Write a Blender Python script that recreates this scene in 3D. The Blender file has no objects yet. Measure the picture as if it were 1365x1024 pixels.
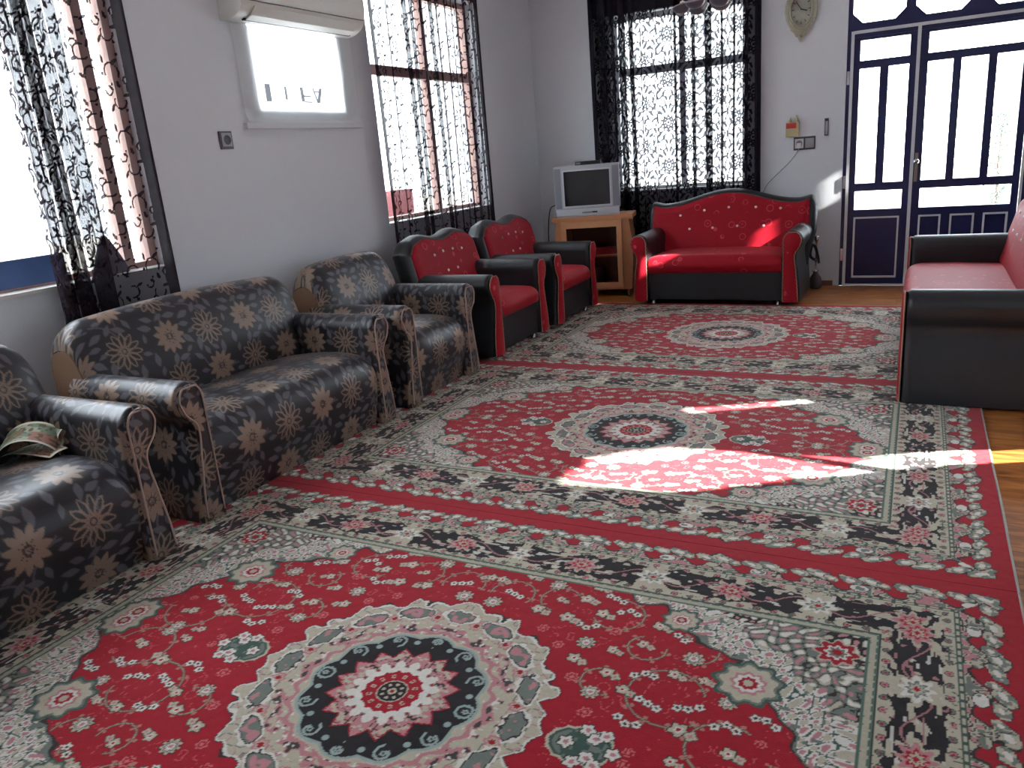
import bpy, bmesh, math, random
import numpy as np
from mathutils import Matrix, Vector

PI = math.pi
SC = bpy.context.scene
COL = SC.collection

# ------------------------------------------------------------------ camera
F_PX, YAW, PITCH, ROLL, CAM_H = 1032.55, math.radians(-28.112), math.radians(16.246), math.radians(4.787), 1.5
_f = np.array([math.sin(YAW) * math.cos(PITCH), math.cos(YAW) * math.cos(PITCH), -math.sin(PITCH)])
_r = np.array([math.cos(YAW), -math.sin(YAW), 0.0])
_d = np.cross(_f, _r)
_c, _s = math.cos(ROLL), math.sin(ROLL)
_right, _down = _c * _r + _s * _d, -_s * _r + _c * _d
cam_data = bpy.data.cameras.new('camera')
cam = bpy.data.objects.new('camera', cam_data)
COL.objects.link(cam)
cam_data.sensor_fit = 'HORIZONTAL'
cam_data.sensor_width = 36.0
cam_data.lens = F_PX / 1365.0 * 36.0
cam_data.clip_start = 0.05
m = Matrix.Identity(4)
for i in range(3):
    m[i][0], m[i][1], m[i][2] = _right[i], -_down[i], -_f[i]
m[2][3] = CAM_H
cam.matrix_world = m
SC.camera = cam

# ------------------------------------------------------------------ world, sun, exposure
SKY = 7.0
world = bpy.data.worlds.new('overcast_sky')
SC.world = world
world.use_nodes = True
bg = world.node_tree.nodes['Background']
bg.inputs['Color'].default_value = (0.86, 0.935, 1.0, 1)
bg.inputs['Strength'].default_value = SKY

SUN_DIR = Vector((-1.0, 0.15, -0.6)).normalized()
sun_data = bpy.data.lights.new('sun_offscreen', 'SUN')
sun_data.energy = 26.0
sun_data.angle = math.radians(0.9)
sun_data.color = (1.0, 0.95, 0.87)
sun = bpy.data.objects.new('sun_offscreen', sun_data)
COL.objects.link(sun)
sun.rotation_euler = SUN_DIR.to_track_quat('-Z', 'Y').to_euler()
sun.location = (12, -1, 9)

vs = SC.view_settings
vs.view_transform = 'Standard'
vs.look = 'None'
vs.gamma = 1.0
vs.use_curve_mapping = False
vs.exposure = 0.9

# ------------------------------------------------------------------ room measures
XL, XR, YB, YF, ZC = -3.9, 1.15, 8.4, -1.7, 3.36
WT = 0.26                                   # wall thickness

# ------------------------------------------------------------------ helpers
def srgb(r, g, b):
    out = []
    for v in (r, g, b):
        v /= 255.0
        out.append(v / 12.92 if v <= 0.04045 else ((v + 0.055) / 1.055) ** 2.4)
    return tuple(out)

MATS = {}
def mat(name, color=(0.8, 0.8, 0.8), rough=0.6, metal=0.0, spec=0.5, noise=0.0, nscale=20.0, bump=0.0, bscale=80.0,
        sheen=0.0, coat=0.0, emit=None):
    """Principled material with procedural colour variation and relief."""
    if name in MATS:
        return MATS[name]
    M = bpy.data.materials.new(name)
    M.use_nodes = True
    nt = M.node_tree
    p = nt.nodes['Principled BSDF']
    p.inputs['Roughness'].default_value = rough
    p.inputs['Metallic'].default_value = metal
    p.inputs['Specular IOR Level'].default_value = spec
    p.inputs['Sheen Weight'].default_value = sheen
    p.inputs['Coat Weight'].default_value = coat
    p.inputs['Base Color'].default_value = (*color, 1)
    tc = nt.nodes.new('ShaderNodeTexCoord')
    if noise:
        n = nt.nodes.new('ShaderNodeTexNoise')
        n.inputs['Scale'].default_value = nscale
        n.inputs['Detail'].default_value = 5
        nt.links.new(tc.outputs['Object'], n.inputs['Vector'])
        r = nt.nodes.new('ShaderNodeMapRange')
        r.inputs['To Min'].default_value = 1 - noise
        r.inputs['To Max'].default_value = 1 + noise
        nt.links.new(n.outputs['Fac'], r.inputs['Value'])
        mx = nt.nodes.new('ShaderNodeMix')
        mx.data_type = 'RGBA'
        mx.blend_type = 'MULTIPLY'
        mx.inputs['Factor'].default_value = 1
        mx.inputs['A'].default_value = (*color, 1)
        nt.links.new(r.outputs['Result'], mx.inputs['B'])
        nt.links.new(mx.outputs['Result'], p.inputs['Base Color'])
    if bump:
        n2 = nt.nodes.new('ShaderNodeTexNoise')
        n2.inputs['Scale'].default_value = bscale
        n2.inputs['Detail'].default_value = 4
        nt.links.new(tc.outputs['Object'], n2.inputs['Vector'])
        b = nt.nodes.new('ShaderNodeBump')
        b.inputs['Strength'].default_value = bump
        b.inputs['Distance'].default_value = 0.004
        nt.links.new(n2.outputs['Fac'], b.inputs['Height'])
        nt.links.new(b.outputs['Normal'], p.inputs['Normal'])
    if emit:
        p.inputs['Emission Color'].default_value = (*emit[0], 1)
        p.inputs['Emission Strength'].default_value = emit[1]
    MATS[name] = M
    return M

def attr_mat(name, rough=0.8, sheen=0.0, spec=0.3, bump=0.0, bscale=400.0, noise=0.12):
    """Woven pattern colours carried by the cloth (point colours), with thread grain from noise."""
    if name in MATS:
        return MATS[name]
    M = bpy.data.materials.new(name)
    M.use_nodes = True
    nt = M.node_tree
    p = nt.nodes['Principled BSDF']
    a = nt.nodes.new('ShaderNodeAttribute')
    a.attribute_name = 'weave'
    tc = nt.nodes.new('ShaderNodeTexCoord')
    n = nt.nodes.new('ShaderNodeTexNoise')
    n.inputs['Scale'].default_value = bscale
    n.inputs['Detail'].default_value = 2
    nt.links.new(tc.outputs['Object'], n.inputs['Vector'])
    r = nt.nodes.new('ShaderNodeMapRange')
    r.inputs['To Min'].default_value = 1 - noise
    r.inputs['To Max'].default_value = 1 + noise
    nt.links.new(n.outputs['Fac'], r.inputs['Value'])
    mx = nt.nodes.new('ShaderNodeMix')
    mx.data_type = 'RGBA'
    mx.blend_type = 'MULTIPLY'
    mx.inputs['Factor'].default_value = 1
    nt.links.new(a.outputs['Color'], mx.inputs['A'])
    nt.links.new(r.outputs['Result'], mx.inputs['B'])
    nt.links.new(mx.outputs['Result'], p.inputs['Base Color'])
    if bump:
        b = nt.nodes.new('ShaderNodeBump')
        b.inputs['Strength'].default_value = bump
        b.inputs['Distance'].default_value = 0.003
        nt.links.new(n.outputs['Fac'], b.inputs['Height'])
        nt.links.new(b.outputs['Normal'], p.inputs['Normal'])
    p.inputs['Roughness'].default_value = rough
    p.inputs['Specular IOR Level'].default_value = spec
    p.inputs['Sheen Weight'].default_value = sheen
    MATS[name] = M
    return M

def link(o, parent=None):
    COL.objects.link(o)
    if parent is not None:
        o.parent = parent
    return o

def tag(o, label, cat, group=None):
    o['label'] = label
    o['category'] = cat
    if group:
        o['group'] = group
    return o

def thing(name, label, cat, loc=(0, 0, 0), rz=0.0, group=None):
    o = bpy.data.objects.new(name, None)
    o.empty_display_size = 0.1
    link(o)
    o.location = loc
    o.rotation_euler = (0, 0, rz)
    return tag(o, label, cat, group)

def np_mesh(name, V, F, smooth=True, point_col=None, point_fac=None):
    V = np.ascontiguousarray(V, dtype=np.float32).reshape(-1, 3)
    F = np.ascontiguousarray(F, dtype=np.int32)
    k = F.shape[1]
    me = bpy.data.meshes.new(name)
    me.vertices.add(len(V))
    me.vertices.foreach_set('co', V.ravel())
    me.loops.add(F.size)
    me.loops.foreach_set('vertex_index', F.ravel())
    me.polygons.add(len(F))
    me.polygons.foreach_set('loop_start', np.arange(0, F.size, k, dtype=np.int32))
    me.polygons.foreach_set('loop_total', np.full(len(F), k, dtype=np.int32))
    me.update(calc_edges=True)
    me.polygons.foreach_set('use_smooth', np.full(len(F), smooth, dtype=bool))
    if point_col is not None:
        at = me.attributes.new('weave', 'FLOAT_COLOR', 'POINT')
        c = np.ones((len(V), 4), dtype=np.float32)
        c[:, :3] = point_col.reshape(-1, 3)
        at.data.foreach_set('color', c.ravel())
    if point_fac is not None:
        at = me.attributes.new('lace', 'FLOAT', 'POINT')
        at.data.foreach_set('value', np.ascontiguousarray(point_fac, dtype=np.float32).ravel())
    me.update()
    return me

def grid_faces(nu, nv, base=0, wrap=False, flip=False):
    i = np.arange(nu if wrap else nu - 1)
    j = np.arange(nv - 1)
    I, J = np.meshgrid(i, j, indexing='ij')
    I2 = (I + 1) % nu
    q = np.stack([I * nv + J, I2 * nv + J, I2 * nv + J + 1, I * nv + J + 1], -1).reshape(-1, 4) + base
    return q[:, ::-1] if flip else q

def obj(name, me, material, parent=None):
    o = bpy.data.objects.new(name, me)
    if material is not None and not me.materials:
        me.materials.append(material)
    return link(o, parent)

def bm_obj(name, bm, material, parent=None, smooth=False, bevel=0.0, seg=2):
    if bevel:
        bmesh.ops.bevel(bm, geom=[e for e in bm.edges if len(e.link_faces) == 2 and e.calc_face_angle() > 0.5], offset=bevel,
                        segments=seg, profile=0.5, affect='EDGES', clamp_overlap=True)
    bmesh.ops.recalc_face_normals(bm, faces=bm.faces)
    me = bpy.data.meshes.new(name)
    bm.to_mesh(me)
    bm.free()
    if smooth:
        for p in me.polygons:
            p.use_smooth = True
    return obj(name, me, material, parent)

def add_box(bm, a, b):
    x0, y0, z0 = a
    x1, y1, z1 = b
    vs_ = [bm.verts.new(p) for p in ((x0, y0, z0), (x1, y0, z0), (x1, y1, z0), (x0, y1, z0), (x0, y0, z1), (x1, y0, z1), (x1, y1, z1), (x0, y1, z1))]
    for f in ((3, 2, 1, 0), (4, 5, 6, 7), (0, 1, 5, 4), (1, 2, 6, 5), (2, 3, 7, 6), (3, 0, 4, 7)):
        bm.faces.new([vs_[i] for i in f])

def box(name, a, b, material, parent=None, bevel=0.0, seg=2, smooth=False):
    bm = bmesh.new()
    add_box(bm, a, b)
    return bm_obj(name, bm, material, parent, smooth, bevel, seg)

def add_prism(bm, poly, d0, d1, axis='y'):
    """poly: 2-D outline; extruded along axis between d0 and d1."""
    def P(p, d):
        return (p[0], d, p[1]) if axis == 'y' else ((d, p[0], p[1]) if axis == 'x' else (p[0], p[1], d))
    A = [bm.verts.new(P(p, d0)) for p in poly]
    B = [bm.verts.new(P(p, d1)) for p in poly]
    bm.faces.new(A)
    bm.faces.new(B[::-1])
    n = len(poly)
    for i in range(n):
        bm.faces.new((A[i], A[(i + 1) % n], B[(i + 1) % n], B[i]))

def tube_mesh(name, pts, r, n=8, closed=False, cap=True):
    P = np.array(pts, float)
    k = len(P)
    R = np.full(k, r) if np.isscalar(r) else np.array(r, float)
    T = np.roll(P, -1, 0) - np.roll(P, 1, 0) if closed else np.gradient(P, axis=0)
    T /= np.maximum(np.linalg.norm(T, axis=1, keepdims=True), 1e-9)
    up = np.array([0, 0, 1.0]) if abs(T[0][2]) < 0.9 else np.array([1.0, 0, 0])
    N = np.cross(T[0], up)
    N /= np.linalg.norm(N)
    rings = []
    for i in range(k):
        N = N - T[i] * (N @ T[i])
        N /= max(np.linalg.norm(N), 1e-9)
        B = np.cross(T[i], N)
        th = np.arange(n) * 2 * PI / n
        rings.append(P[i] + R[i] * (np.cos(th)[:, None] * N + np.sin(th)[:, None] * B))
    V = np.array(rings)
    i = np.arange(k if closed else k - 1)
    j = np.arange(n)
    I, J = np.meshgrid(i, j, indexing='ij')
    I2, J2 = (I + 1) % k, (J + 1) % n
    F = np.stack([I * n + J, I * n + J2, I2 * n + J2, I2 * n + J], -1).reshape(-1, 4)
    return np_mesh(name, V, F)

def lathe_mesh(name, prof, n=20):
    P = np.array(prof, float)
    th = np.arange(n) * 2 * PI / n
    V = np.stack([np.cos(th)[:, None] * P[None, :, 0], np.sin(th)[:, None] * P[None, :, 0], np.repeat(P[None, :, 1], n, 0)], -1)
    return np_mesh(name, V, grid_faces(n, len(P), wrap=True))

def copy_tree(o, parent=None):
    c = o.copy()
    COL.objects.link(c)
    c.parent = parent
    for ch in list(o.children):
        copy_tree(ch, c)
    return c

def smooth_curve(ctrl, n, closed=False):
    """Catmull-Rom through control points."""
    C = np.array(ctrl, float)
    k = len(C)
    out = []
    seg = k if closed else k - 1
    for i in range(seg):
        p1, p2 = C[i], C[(i + 1) % k]
        p0 = C[i - 1] if (closed or i > 0) else 2 * p1 - p2
        p3 = C[(i + 2) % k] if (closed or i + 2 < k) else 2 * p2 - p1
        for t in np.linspace(0, 1, n, endpoint=False):
            out.append(0.5 * (2 * p1 + (p2 - p0) * t + (2 * p0 - 5 * p1 + 4 * p2 - p3) * t * t + (3 * p1 - p0 - 3 * p2 + p3) * t ** 3))
    if not closed:
        out.append(C[-1])
    return np.array(out)

def resample(P, step):
    d = np.r_[0, np.cumsum(np.linalg.norm(np.diff(P, axis=0), axis=1))]
    n = max(4, int(round(d[-1] / step)) + 1)
    s = np.linspace(0, d[-1], n)
    return np.stack([np.interp(s, d, P[:, k]) for k in range(P.shape[1])], -1), s

def _hash(ix, iy, seed):
    v = np.sin(ix * 127.1 + iy * 311.7 + seed * 74.7) * 43758.5453
    return v - np.floor(v)

def noise2(x, y, seed=0):
    ix, iy = np.floor(x), np.floor(y)
    fx, fy = x - ix, y - iy
    fx, fy = fx * fx * (3 - 2 * fx), fy * fy * (3 - 2 * fy)
    a, b = _hash(ix, iy, seed), _hash(ix + 1, iy, seed)
    c, d = _hash(ix, iy + 1, seed), _hash(ix + 1, iy + 1, seed)
    return (a * (1 - fx) + b * fx) * (1 - fy) + (c * (1 - fx) + d * fx) * fy

def sstep(e0, e1, x):
    t = np.clip((x - e0) / (e1 - e0), 0, 1)
    return t * t * (3 - 2 * t)

# ------------------------------------------------------------------ common materials
WALL = mat('white_plaster', srgb(222, 226, 232), 0.9, spec=0.2, noise=0.03, nscale=2.5, bump=0.15, bscale=60)
CEIL = mat('ceiling_plaster', srgb(235, 235, 235), 0.95, spec=0.1, noise=0.02, nscale=3)
NAVY = mat('navy_enamel', srgb(30, 34, 84), 0.28, spec=0.5, noise=0.08, nscale=6)
STRIP = mat('white_trim_paint', srgb(225, 228, 232), 0.4, noise=0.03)
LEATHER = mat('black_leatherette', srgb(30, 33, 38), 0.38, spec=0.5, noise=0.15, nscale=9, bump=0.25, bscale=260)
CORD = mat('beige_cord', srgb(176, 152, 138), 0.8, noise=0.25, nscale=300)
GOLDCORD = mat('braided_gold_cord', srgb(158, 126, 104), 0.6, noise=0.4, nscale=260)
CHROME = mat('chrome', srgb(200, 200, 205), 0.18, metal=1.0)
TAN = mat('tan_lining', srgb(132, 102, 80), 0.85, noise=0.1, nscale=30)
BEECH = mat('beech_veneer', srgb(190, 128, 88), 0.5, noise=0.12, nscale=7)
BLACKP = mat('black_plastic', srgb(24, 24, 28), 0.4)
SILVER = mat('silver_plastic', srgb(176, 178, 184), 0.42, noise=0.03)
FRAMEPINK = mat('rose_brown_frame', srgb(196, 160, 150), 0.5, noise=0.05)
WHITEP = mat('white_plastic', srgb(225, 224, 220), 0.4)

def glass_mat(name, tint=(1, 1, 1), gloss=0.08):
    if name in MATS:
        return MATS[name]
    M = bpy.data.materials.new(name)
    M.use_nodes = True
    nt = M.node_tree
    nt.nodes.clear()
    out = nt.nodes.new('ShaderNodeOutputMaterial')
    t = nt.nodes.new('ShaderNodeBsdfTransparent')
    t.inputs['Color'].default_value = (*tint, 1)
    g = nt.nodes.new('ShaderNodeBsdfGlossy')
    g.inputs['Roughness'].default_value = 0.03
    lw = nt.nodes.new('ShaderNodeLayerWeight')
    lw.inputs['Blend'].default_value = 0.25
    mr = nt.nodes.new('ShaderNodeMapRange')
    mr.inputs['To Min'].default_value = gloss * 0.5
    mr.inputs['To Max'].default_value = gloss * 4
    mx = nt.nodes.new('ShaderNodeMixShader')
    nt.links.new(lw.outputs['Fresnel'], mr.inputs['Value'])
    nt.links.new(mr.outputs['Result'], mx.inputs['Fac'])
    nt.links.new(t.outputs[0], mx.inputs[1])
    nt.links.new(g.outputs[0], mx.inputs[2])
    nt.links.new(mx.outputs[0], out.inputs['Surface'])
    MATS[name] = M
    return M
GLASS = glass_mat('window_glass', (0.97, 0.98, 0.99))
SMOKED = glass_mat('smoked_glass', (0.85, 0.80, 0.80), 0.05)

def red_velvet():
    """Red brocade: faint lighter swirls and discs woven into dark red."""
    if 'red_brocade' in MATS:
        return MATS['red_brocade']
    M = bpy.data.materials.new('red_brocade')
    M.use_nodes = True
    nt = M.node_tree
    p = nt.nodes['Principled BSDF']
    tc = nt.nodes.new('ShaderNodeTexCoord')
    vo = nt.nodes.new('ShaderNodeTexVoronoi')
    vo.inputs['Scale'].default_value = 8.0
    vo.inputs['Randomness'].default_value = 0.75
    nt.links.new(tc.outputs['Object'], vo.inputs['Vector'])
    mul = nt.nodes.new('ShaderNodeMath'); mul.operation = 'MULTIPLY'
    mul.inputs[1].default_value = 30.0
    nt.links.new(vo.outputs['Distance'], mul.inputs[0])
    sn = nt.nodes.new('ShaderNodeMath'); sn.operation = 'SINE'
    nt.links.new(mul.outputs[0], sn.inputs[0])
    ring = nt.nodes.new('ShaderNodeMapRange')
    ring.interpolation_type = 'SMOOTHSTEP'
    ring.inputs['From Min'].default_value = 0.45
    ring.inputs['From Max'].default_value = 0.85
    nt.links.new(sn.outputs[0], ring.inputs['Value'])
    inside = nt.nodes.new('ShaderNodeMapRange')
    inside.inputs['From Min'].default_value = 0.42
    inside.inputs['From Max'].default_value = 0.36
    nt.links.new(vo.outputs['Distance'], inside.inputs['Value'])
    nz = nt.nodes.new('ShaderNodeTexNoise')
    nz.inputs['Scale'].default_value = 11
    nt.links.new(tc.outputs['Object'], nz.inputs['Vector'])
    gate = nt.nodes.new('ShaderNodeMapRange')
    gate.inputs['From Min'].default_value = 0.34
    gate.inputs['From Max'].default_value = 0.52
    nt.links.new(nz.outputs['Fac'], gate.inputs['Value'])
    m1 = nt.nodes.new('ShaderNodeMath'); m1.operation = 'MULTIPLY'
    m2 = nt.nodes.new('ShaderNodeMath'); m2.operation = 'MULTIPLY'
    nt.links.new(ring.outputs['Result'], m1.inputs[0])
    nt.links.new(inside.outputs['Result'], m1.inputs[1])
    nt.links.new(m1.outputs[0], m2.inputs[0])
    nt.links.new(gate.outputs['Result'], m2.inputs[1])
    mx = nt.nodes.new('ShaderNodeMix'); mx.data_type = 'RGBA'
    mx.inputs['A'].default_value = (*srgb(160, 12, 34), 1)
    mx.inputs['B'].default_value = (*srgb(198, 66, 78), 1)
    nt.links.new(m2.outputs[0], mx.inputs['Factor'])
    nt.links.new(mx.outputs['Result'], p.inputs['Base Color'])
    p.inputs['Roughness'].default_value = 0.6
    p.inputs['Sheen Weight'].default_value = 0.06
    p.inputs['Sheen Tint'].default_value = (1.0, 0.5, 0.5, 1)
    p.inputs['Specular IOR Level'].default_value = 0.22
    MATS['red_brocade'] = M
    return M
RED = red_velvet()

# ------------------------------------------------------------------ walls with openings
def wall_mesh(name, plane, c0, c1, u0, u1, z0, z1, holes, material):
    """plane 'x' or 'y': wall between c0 (room face) and c1 (outer face); holes are (u0,u1,z0,z1)."""
    us = sorted({u0, u1, *[h[0] for h in holes], *[h[1] for h in holes]})
    zs = sorted({z0, z1, *[h[2] for h in holes], *[h[3] for h in holes]})
    us = [u for u in us if u0 <= u <= u1]
    zs = [z for z in zs if z0 <= z <= z1]
    nu, nz = len(us) - 1, len(zs) - 1
    solid = np.ones((nu, nz), bool)
    for i in range(nu):
        for j in range(nz):
            cu, cz = (us[i] + us[i + 1]) / 2, (zs[j] + zs[j + 1]) / 2
            solid[i, j] = not any(h[0] < cu < h[1] and h[2] < cz < h[3] for h in holes)
    bm = bmesh.new()
    cache = {}
    def V(c, u, z):
        k = (c, u, z)
        if k not in cache:
            cache[k] = bm.verts.new((c, u, z) if plane == 'x' else (u, c, z))
        return cache[k]
    def S(i, j):
        return 0 <= i < nu and 0 <= j < nz and solid[i, j]
    for i in range(nu):
        for j in range(nz):
            if not solid[i, j]:
                continue
            a, b, c, d = us[i], us[i + 1], zs[j], zs[j + 1]
            for cc in (c0, c1):
                bm.faces.new((V(cc, a, c), V(cc, b, c), V(cc, b, d), V(cc, a, d)))
            for (di, dj, p, q) in ((-1, 0, (a, c), (a, d)), (1, 0, (b, c), (b, d)), (0, -1, (a, c), (b, c)), (0, 1, (a, d), (b, d))):
                if not S(i + di, j + dj):
                    bm.faces.new((V(c0, *p), V(c0, *q), V(c1, *q), V(c1, *p)))
    o = bm_obj(name, bm, material)
    o['kind'] = 'structure'
    return o

W1 = (0.9, 3.18, 1.04, 2.92)                 # left wall: near window (y0,y1,z0,z1)
VENT = (4.10, 4.97, 1.94, 2.50)             # left wall: opening behind the plastic sheet
W2 = (5.385, 7.19, 1.04, 2.95)               # left wall: far window
W3 = (-2.99, -1.57, 1.03, 2.82)             # back wall window (x0,x1,z0,z1)
DOOR = (-0.665, 0.86, -0.02, 2.92)
W4 = (2.30, 4.50, 0.25, 2.45)               # right wall, out of frame
W5 = (6.45, 8.28, 1.00, 2.70)

wall_mesh('wall_left', 'x', XL, XL - WT, YF - WT, YB + WT, -0.05, ZC + 0.1, [W1, VENT, W2], WALL)
wall_mesh('wall_back', 'y', YB, YB + WT, XL, XR, -0.05, ZC + 0.1, [W3, DOOR], WALL)
wall_mesh('wall_right', 'x', XR, XR + WT, YF - WT, YB + WT, -0.05, ZC + 0.1, [W4, W5], WALL)
wall_mesh('wall_front', 'y', YF, YF - WT, XL, XR, -0.05, ZC + 0.1, [], WALL)
o = box('ceiling', (XL, YF, ZC), (XR, YB, ZC + 0.1), CEIL)
o['kind'] = 'structure'

# floor: slab + individual planks
def wood_mat():
    M = bpy.data.materials.new('honey_oak_planks')
    M.use_nodes = True
    nt = M.node_tree
    p = nt.nodes['Principled BSDF']
    tc = nt.nodes.new('ShaderNodeTexCoord')
    oi = nt.nodes.new('ShaderNodeObjectInfo')
    add = nt.nodes.new('ShaderNodeVectorMath'); add.operation = 'ADD'
    sc = nt.nodes.new('ShaderNodeVectorMath'); sc.operation = 'SCALE'
    sc.inputs['Scale'].default_value = 9.0
    nt.links.new(oi.outputs['Location'], sc.inputs[0])
    nt.links.new(tc.outputs['Object'], add.inputs[0])
    nt.links.new(sc.outputs[0], add.inputs[1])
    mp = nt.nodes.new('ShaderNodeMapping')
    mp.inputs['Scale'].default_value = (1.6, 9.0, 1.0)
    mp.inputs['Rotation'].default_value = (0, 0, 0.12)
    nt.links.new(add.outputs[0], mp.inputs['Vector'])
    n = nt.nodes.new('ShaderNodeTexNoise')
    n.inputs['Scale'].default_value = 2.2
    n.inputs['Detail'].default_value = 6
    n.inputs['Distortion'].default_value = 1.2
    nt.links.new(mp.outputs[0], n.inputs['Vector'])
    cr = nt.nodes.new('ShaderNodeValToRGB')
    e = cr.color_ramp.elements
    e[0].position, e[0].color = 0.30, (*srgb(118, 66, 32), 1)
    e[1].position, e[1].color = 0.72, (*srgb(196, 132, 74), 1)
    x = cr.color_ramp.elements.new(0.5); x.color = (*srgb(170, 104, 52), 1)
    nt.links.new(n.outputs['Fac'], cr.inputs['Fac'])
    nt.links.new(cr.outputs['Color'], p.inputs['Base Color'])
    p.inputs['Roughness'].default_value = 0.32
    return M
WOOD = wood_mat()
floor = box('floor', (XL, YF, -0.05), (XR, YB, -0.003), mat('floor_joint', srgb(70, 44, 28), 0.8))
floor['kind'] = 'structure'
PL, PW = 1.262, 0.236
bm = bmesh.new()
add_box(bm, (0.0012, 0.0012, -0.004), (PL - 0.0012, PW - 0.0012, 0.0))
plank_me = None
nrow = int(round((YB - YF) / PW))
cuts = {}
for rI in range(nrow):
    y0 = YF + rI * (YB - YF) / nrow
    off = (0, 0.42, 0.84)[rI % 3]
    xs = [XL] + [x for x in np.arange(XL - PL + off, XR, PL) if XL + 0.05 < x < XR - 0.05] + [XR]
    for a, b in zip(xs[:-1], xs[1:]):
        key = round(b - a, 3)
        if key not in cuts:
            bmp = bmesh.new()
            add_box(bmp, (0.001, 0.001, -0.004), (key - 0.001, (YB - YF) / nrow - 0.001, 0.0))
            me = bpy.data.meshes.new('plank')
            bmesh.ops.recalc_face_normals(bmp, faces=bmp.faces)
            bmp.to_mesh(me); bmp.free()
            me.materials.append(WOOD)
            cuts[key] = me
        pk = bpy.data.objects.new('plank', cuts[key])
        link(pk, floor)
        pk.location = (a, y0, 0)
bm.free()
for nm, a, b in (('baseboard_back', (-1.56, YB - 0.012, 0.0), (-0.72, YB, 0.05)), ('baseboard_left', (XL, 0.0, 0.0), (XL + 0.012, YB, 0.05))):
    o = box(nm, a, b, mat('brown_skirting', srgb(120, 86, 74), 0.5, noise=0.1))
    o['kind'] = 'structure'
ground = box('exterior_ground', (-30, -25, -0.45), (30, 40, -0.30), mat('pale_concrete', srgb(205, 200, 192), 0.9, noise=0.1, nscale=0.6))
ground['kind'] = 'structure'

# ------------------------------------------------------------------ windows
def structure_root(name, loc):
    o = bpy.data.objects.new(name, None)
    o.empty_display_size = 0.1
    link(o)
    o.location = loc
    o['kind'] = 'structure'
    return o

def make_window(name, plane, face, sgn, u0, u1, z0, z1, mullions, transoms, fmat, sill=True, fw=0.05, rail=0.0, railmat=None):
    """sgn: direction from the room face outwards. Built about the origin of an Empty on the sill."""
    c = face + sgn * 0.15
    root = structure_root(name, (c, (u0 + u1) / 2, z0) if plane == 'x' else ((u0 + u1) / 2, c, z0))
    um = (u0 + u1) / 2
    def B(nm, ua, ub, za, zb, d0, d1, material, bevel=0.0):
        if plane == 'x':
            return box(nm, (d0, ua - um, za - z0), (d1, ub - um, zb - z0), material, root, bevel)
        return box(nm, (ua - um, d0, za - z0), (ub - um, d1, zb - z0), material, root, bevel)
    def frame(nm, ua, ub, za, zb, w, d, material):
        bm = bmesh.new()
        for (a, b, c_, e) in ((ua, ua + w, za, zb), (ub - w, ub, za, zb), (ua + w, ub - w, za, za + w), (ua + w, ub - w, zb - w, zb)):
            if plane == 'x':
                add_box(bm, (-d, a - um, c_ - z0), (d, b - um, e - z0))
            else:
                add_box(bm, (a - um, -d, c_ - z0), (b - um, d, e - z0))
        return bm_obj(nm, bm, material, root)
    frame('window_frame', u0, u1, z0, z1, fw, 0.035, fmat)
    for q in mullions:
        B('mullion', q - 0.03, q + 0.03, z0 + fw, z1 - fw, -0.03, 0.03, fmat)
    for q in transoms:
        B('transom', u0 + fw, u1 - fw, q - 0.04, q + 0.04, -0.028, 0.028, fmat)
    if rail:
        B('bottom_rail', u0 + fw, min(u1 - fw, 2.60), z0 + fw * 0.6, z0 + rail, -0.034, 0.036, railmat, 0.006)
    ue = [u0 + fw] + sorted(mullions) + [u1 - fw]
    ze = [z0 + fw] + sorted(transoms) + [z1 - fw]
    for a, b in zip(ue[:-1], ue[1:]):
        for c_, d in zip(ze[:-1], ze[1:]):
            B('pane', a - 0.005, b + 0.005, c_ - 0.005, d + 0.005, -0.004, 0.004, GLASS)
    if sill:
        s0, s1 = sorted((-sgn * 0.16, -sgn * 0.02))
        B('window_sill', u0, u1, z0 - 0.0, z0 + 0.018, s0, s1, WHITEP, 0.003)
    return root

make_window('window_1', 'x', XL, -1, *W1, [2.04, 2.995], [], FRAMEPINK, rail=0.17, railmat=mat('blue_painted_rail', srgb(84, 108, 156), 0.25, noise=0.25, nscale=5))
make_window('window_2', 'x', XL, -1, *W2, [6.40], [2.28], FRAMEPINK)
make_window('window_3', 'y', YB, 1, *W3, [-2.25], [2.27], mat('pale_grey_frame', srgb(214, 216, 222), 0.4))
make_window('window_4', 'x', XR, 1, *W4, [3.4], [], NAVY, sill=False)
make_window('window_5', 'x', XR, 1, *W5, [7.6], [], NAVY, sill=False)

# ------------------------------------------------------------------ glazed metal door
door = structure_root('door_1', (0.1, YB + 0.05, 0.0))
DX, DY = 0.1, 0.0
def dbox(nm, x0, x1, z0, z1, y0, y1, material, parent, bevel=0.0):
    return box(nm, (x0 - DX, y0, z0), (x1 - DX, y1, z1), material, parent, bevel)
bm = bmesh.new()
for (a, b, c, d) in ((-0.665, -0.625, 0.0, 2.92), (0.815, 0.86, 0.0, 2.92), (-0.625, 0.815, 2.30, 2.425), (-0.625, 0.815, 2.87, 2.92), (-0.19, -0.11, 2.425, 2.87), (0.328, 0.44, 2.425, 2.87)):
    add_box(bm, (a - DX, -0.04, c), (b - DX, 0.05, d))
bm_obj('door_frame', bm, NAVY, door)
bm = bmesh.new()
for (a, b, c, d) in ((-0.632, -0.606, 0.0, 2.36), (-0.606, 0.815, 2.335, 2.362), (0.80, 0.822, 0.0, 2.335)):
    add_box(bm, (a - DX, -0.056, c), (b - DX, -0.04, d))
bm_obj('white_frame_strip', bm, STRIP, door)
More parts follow.
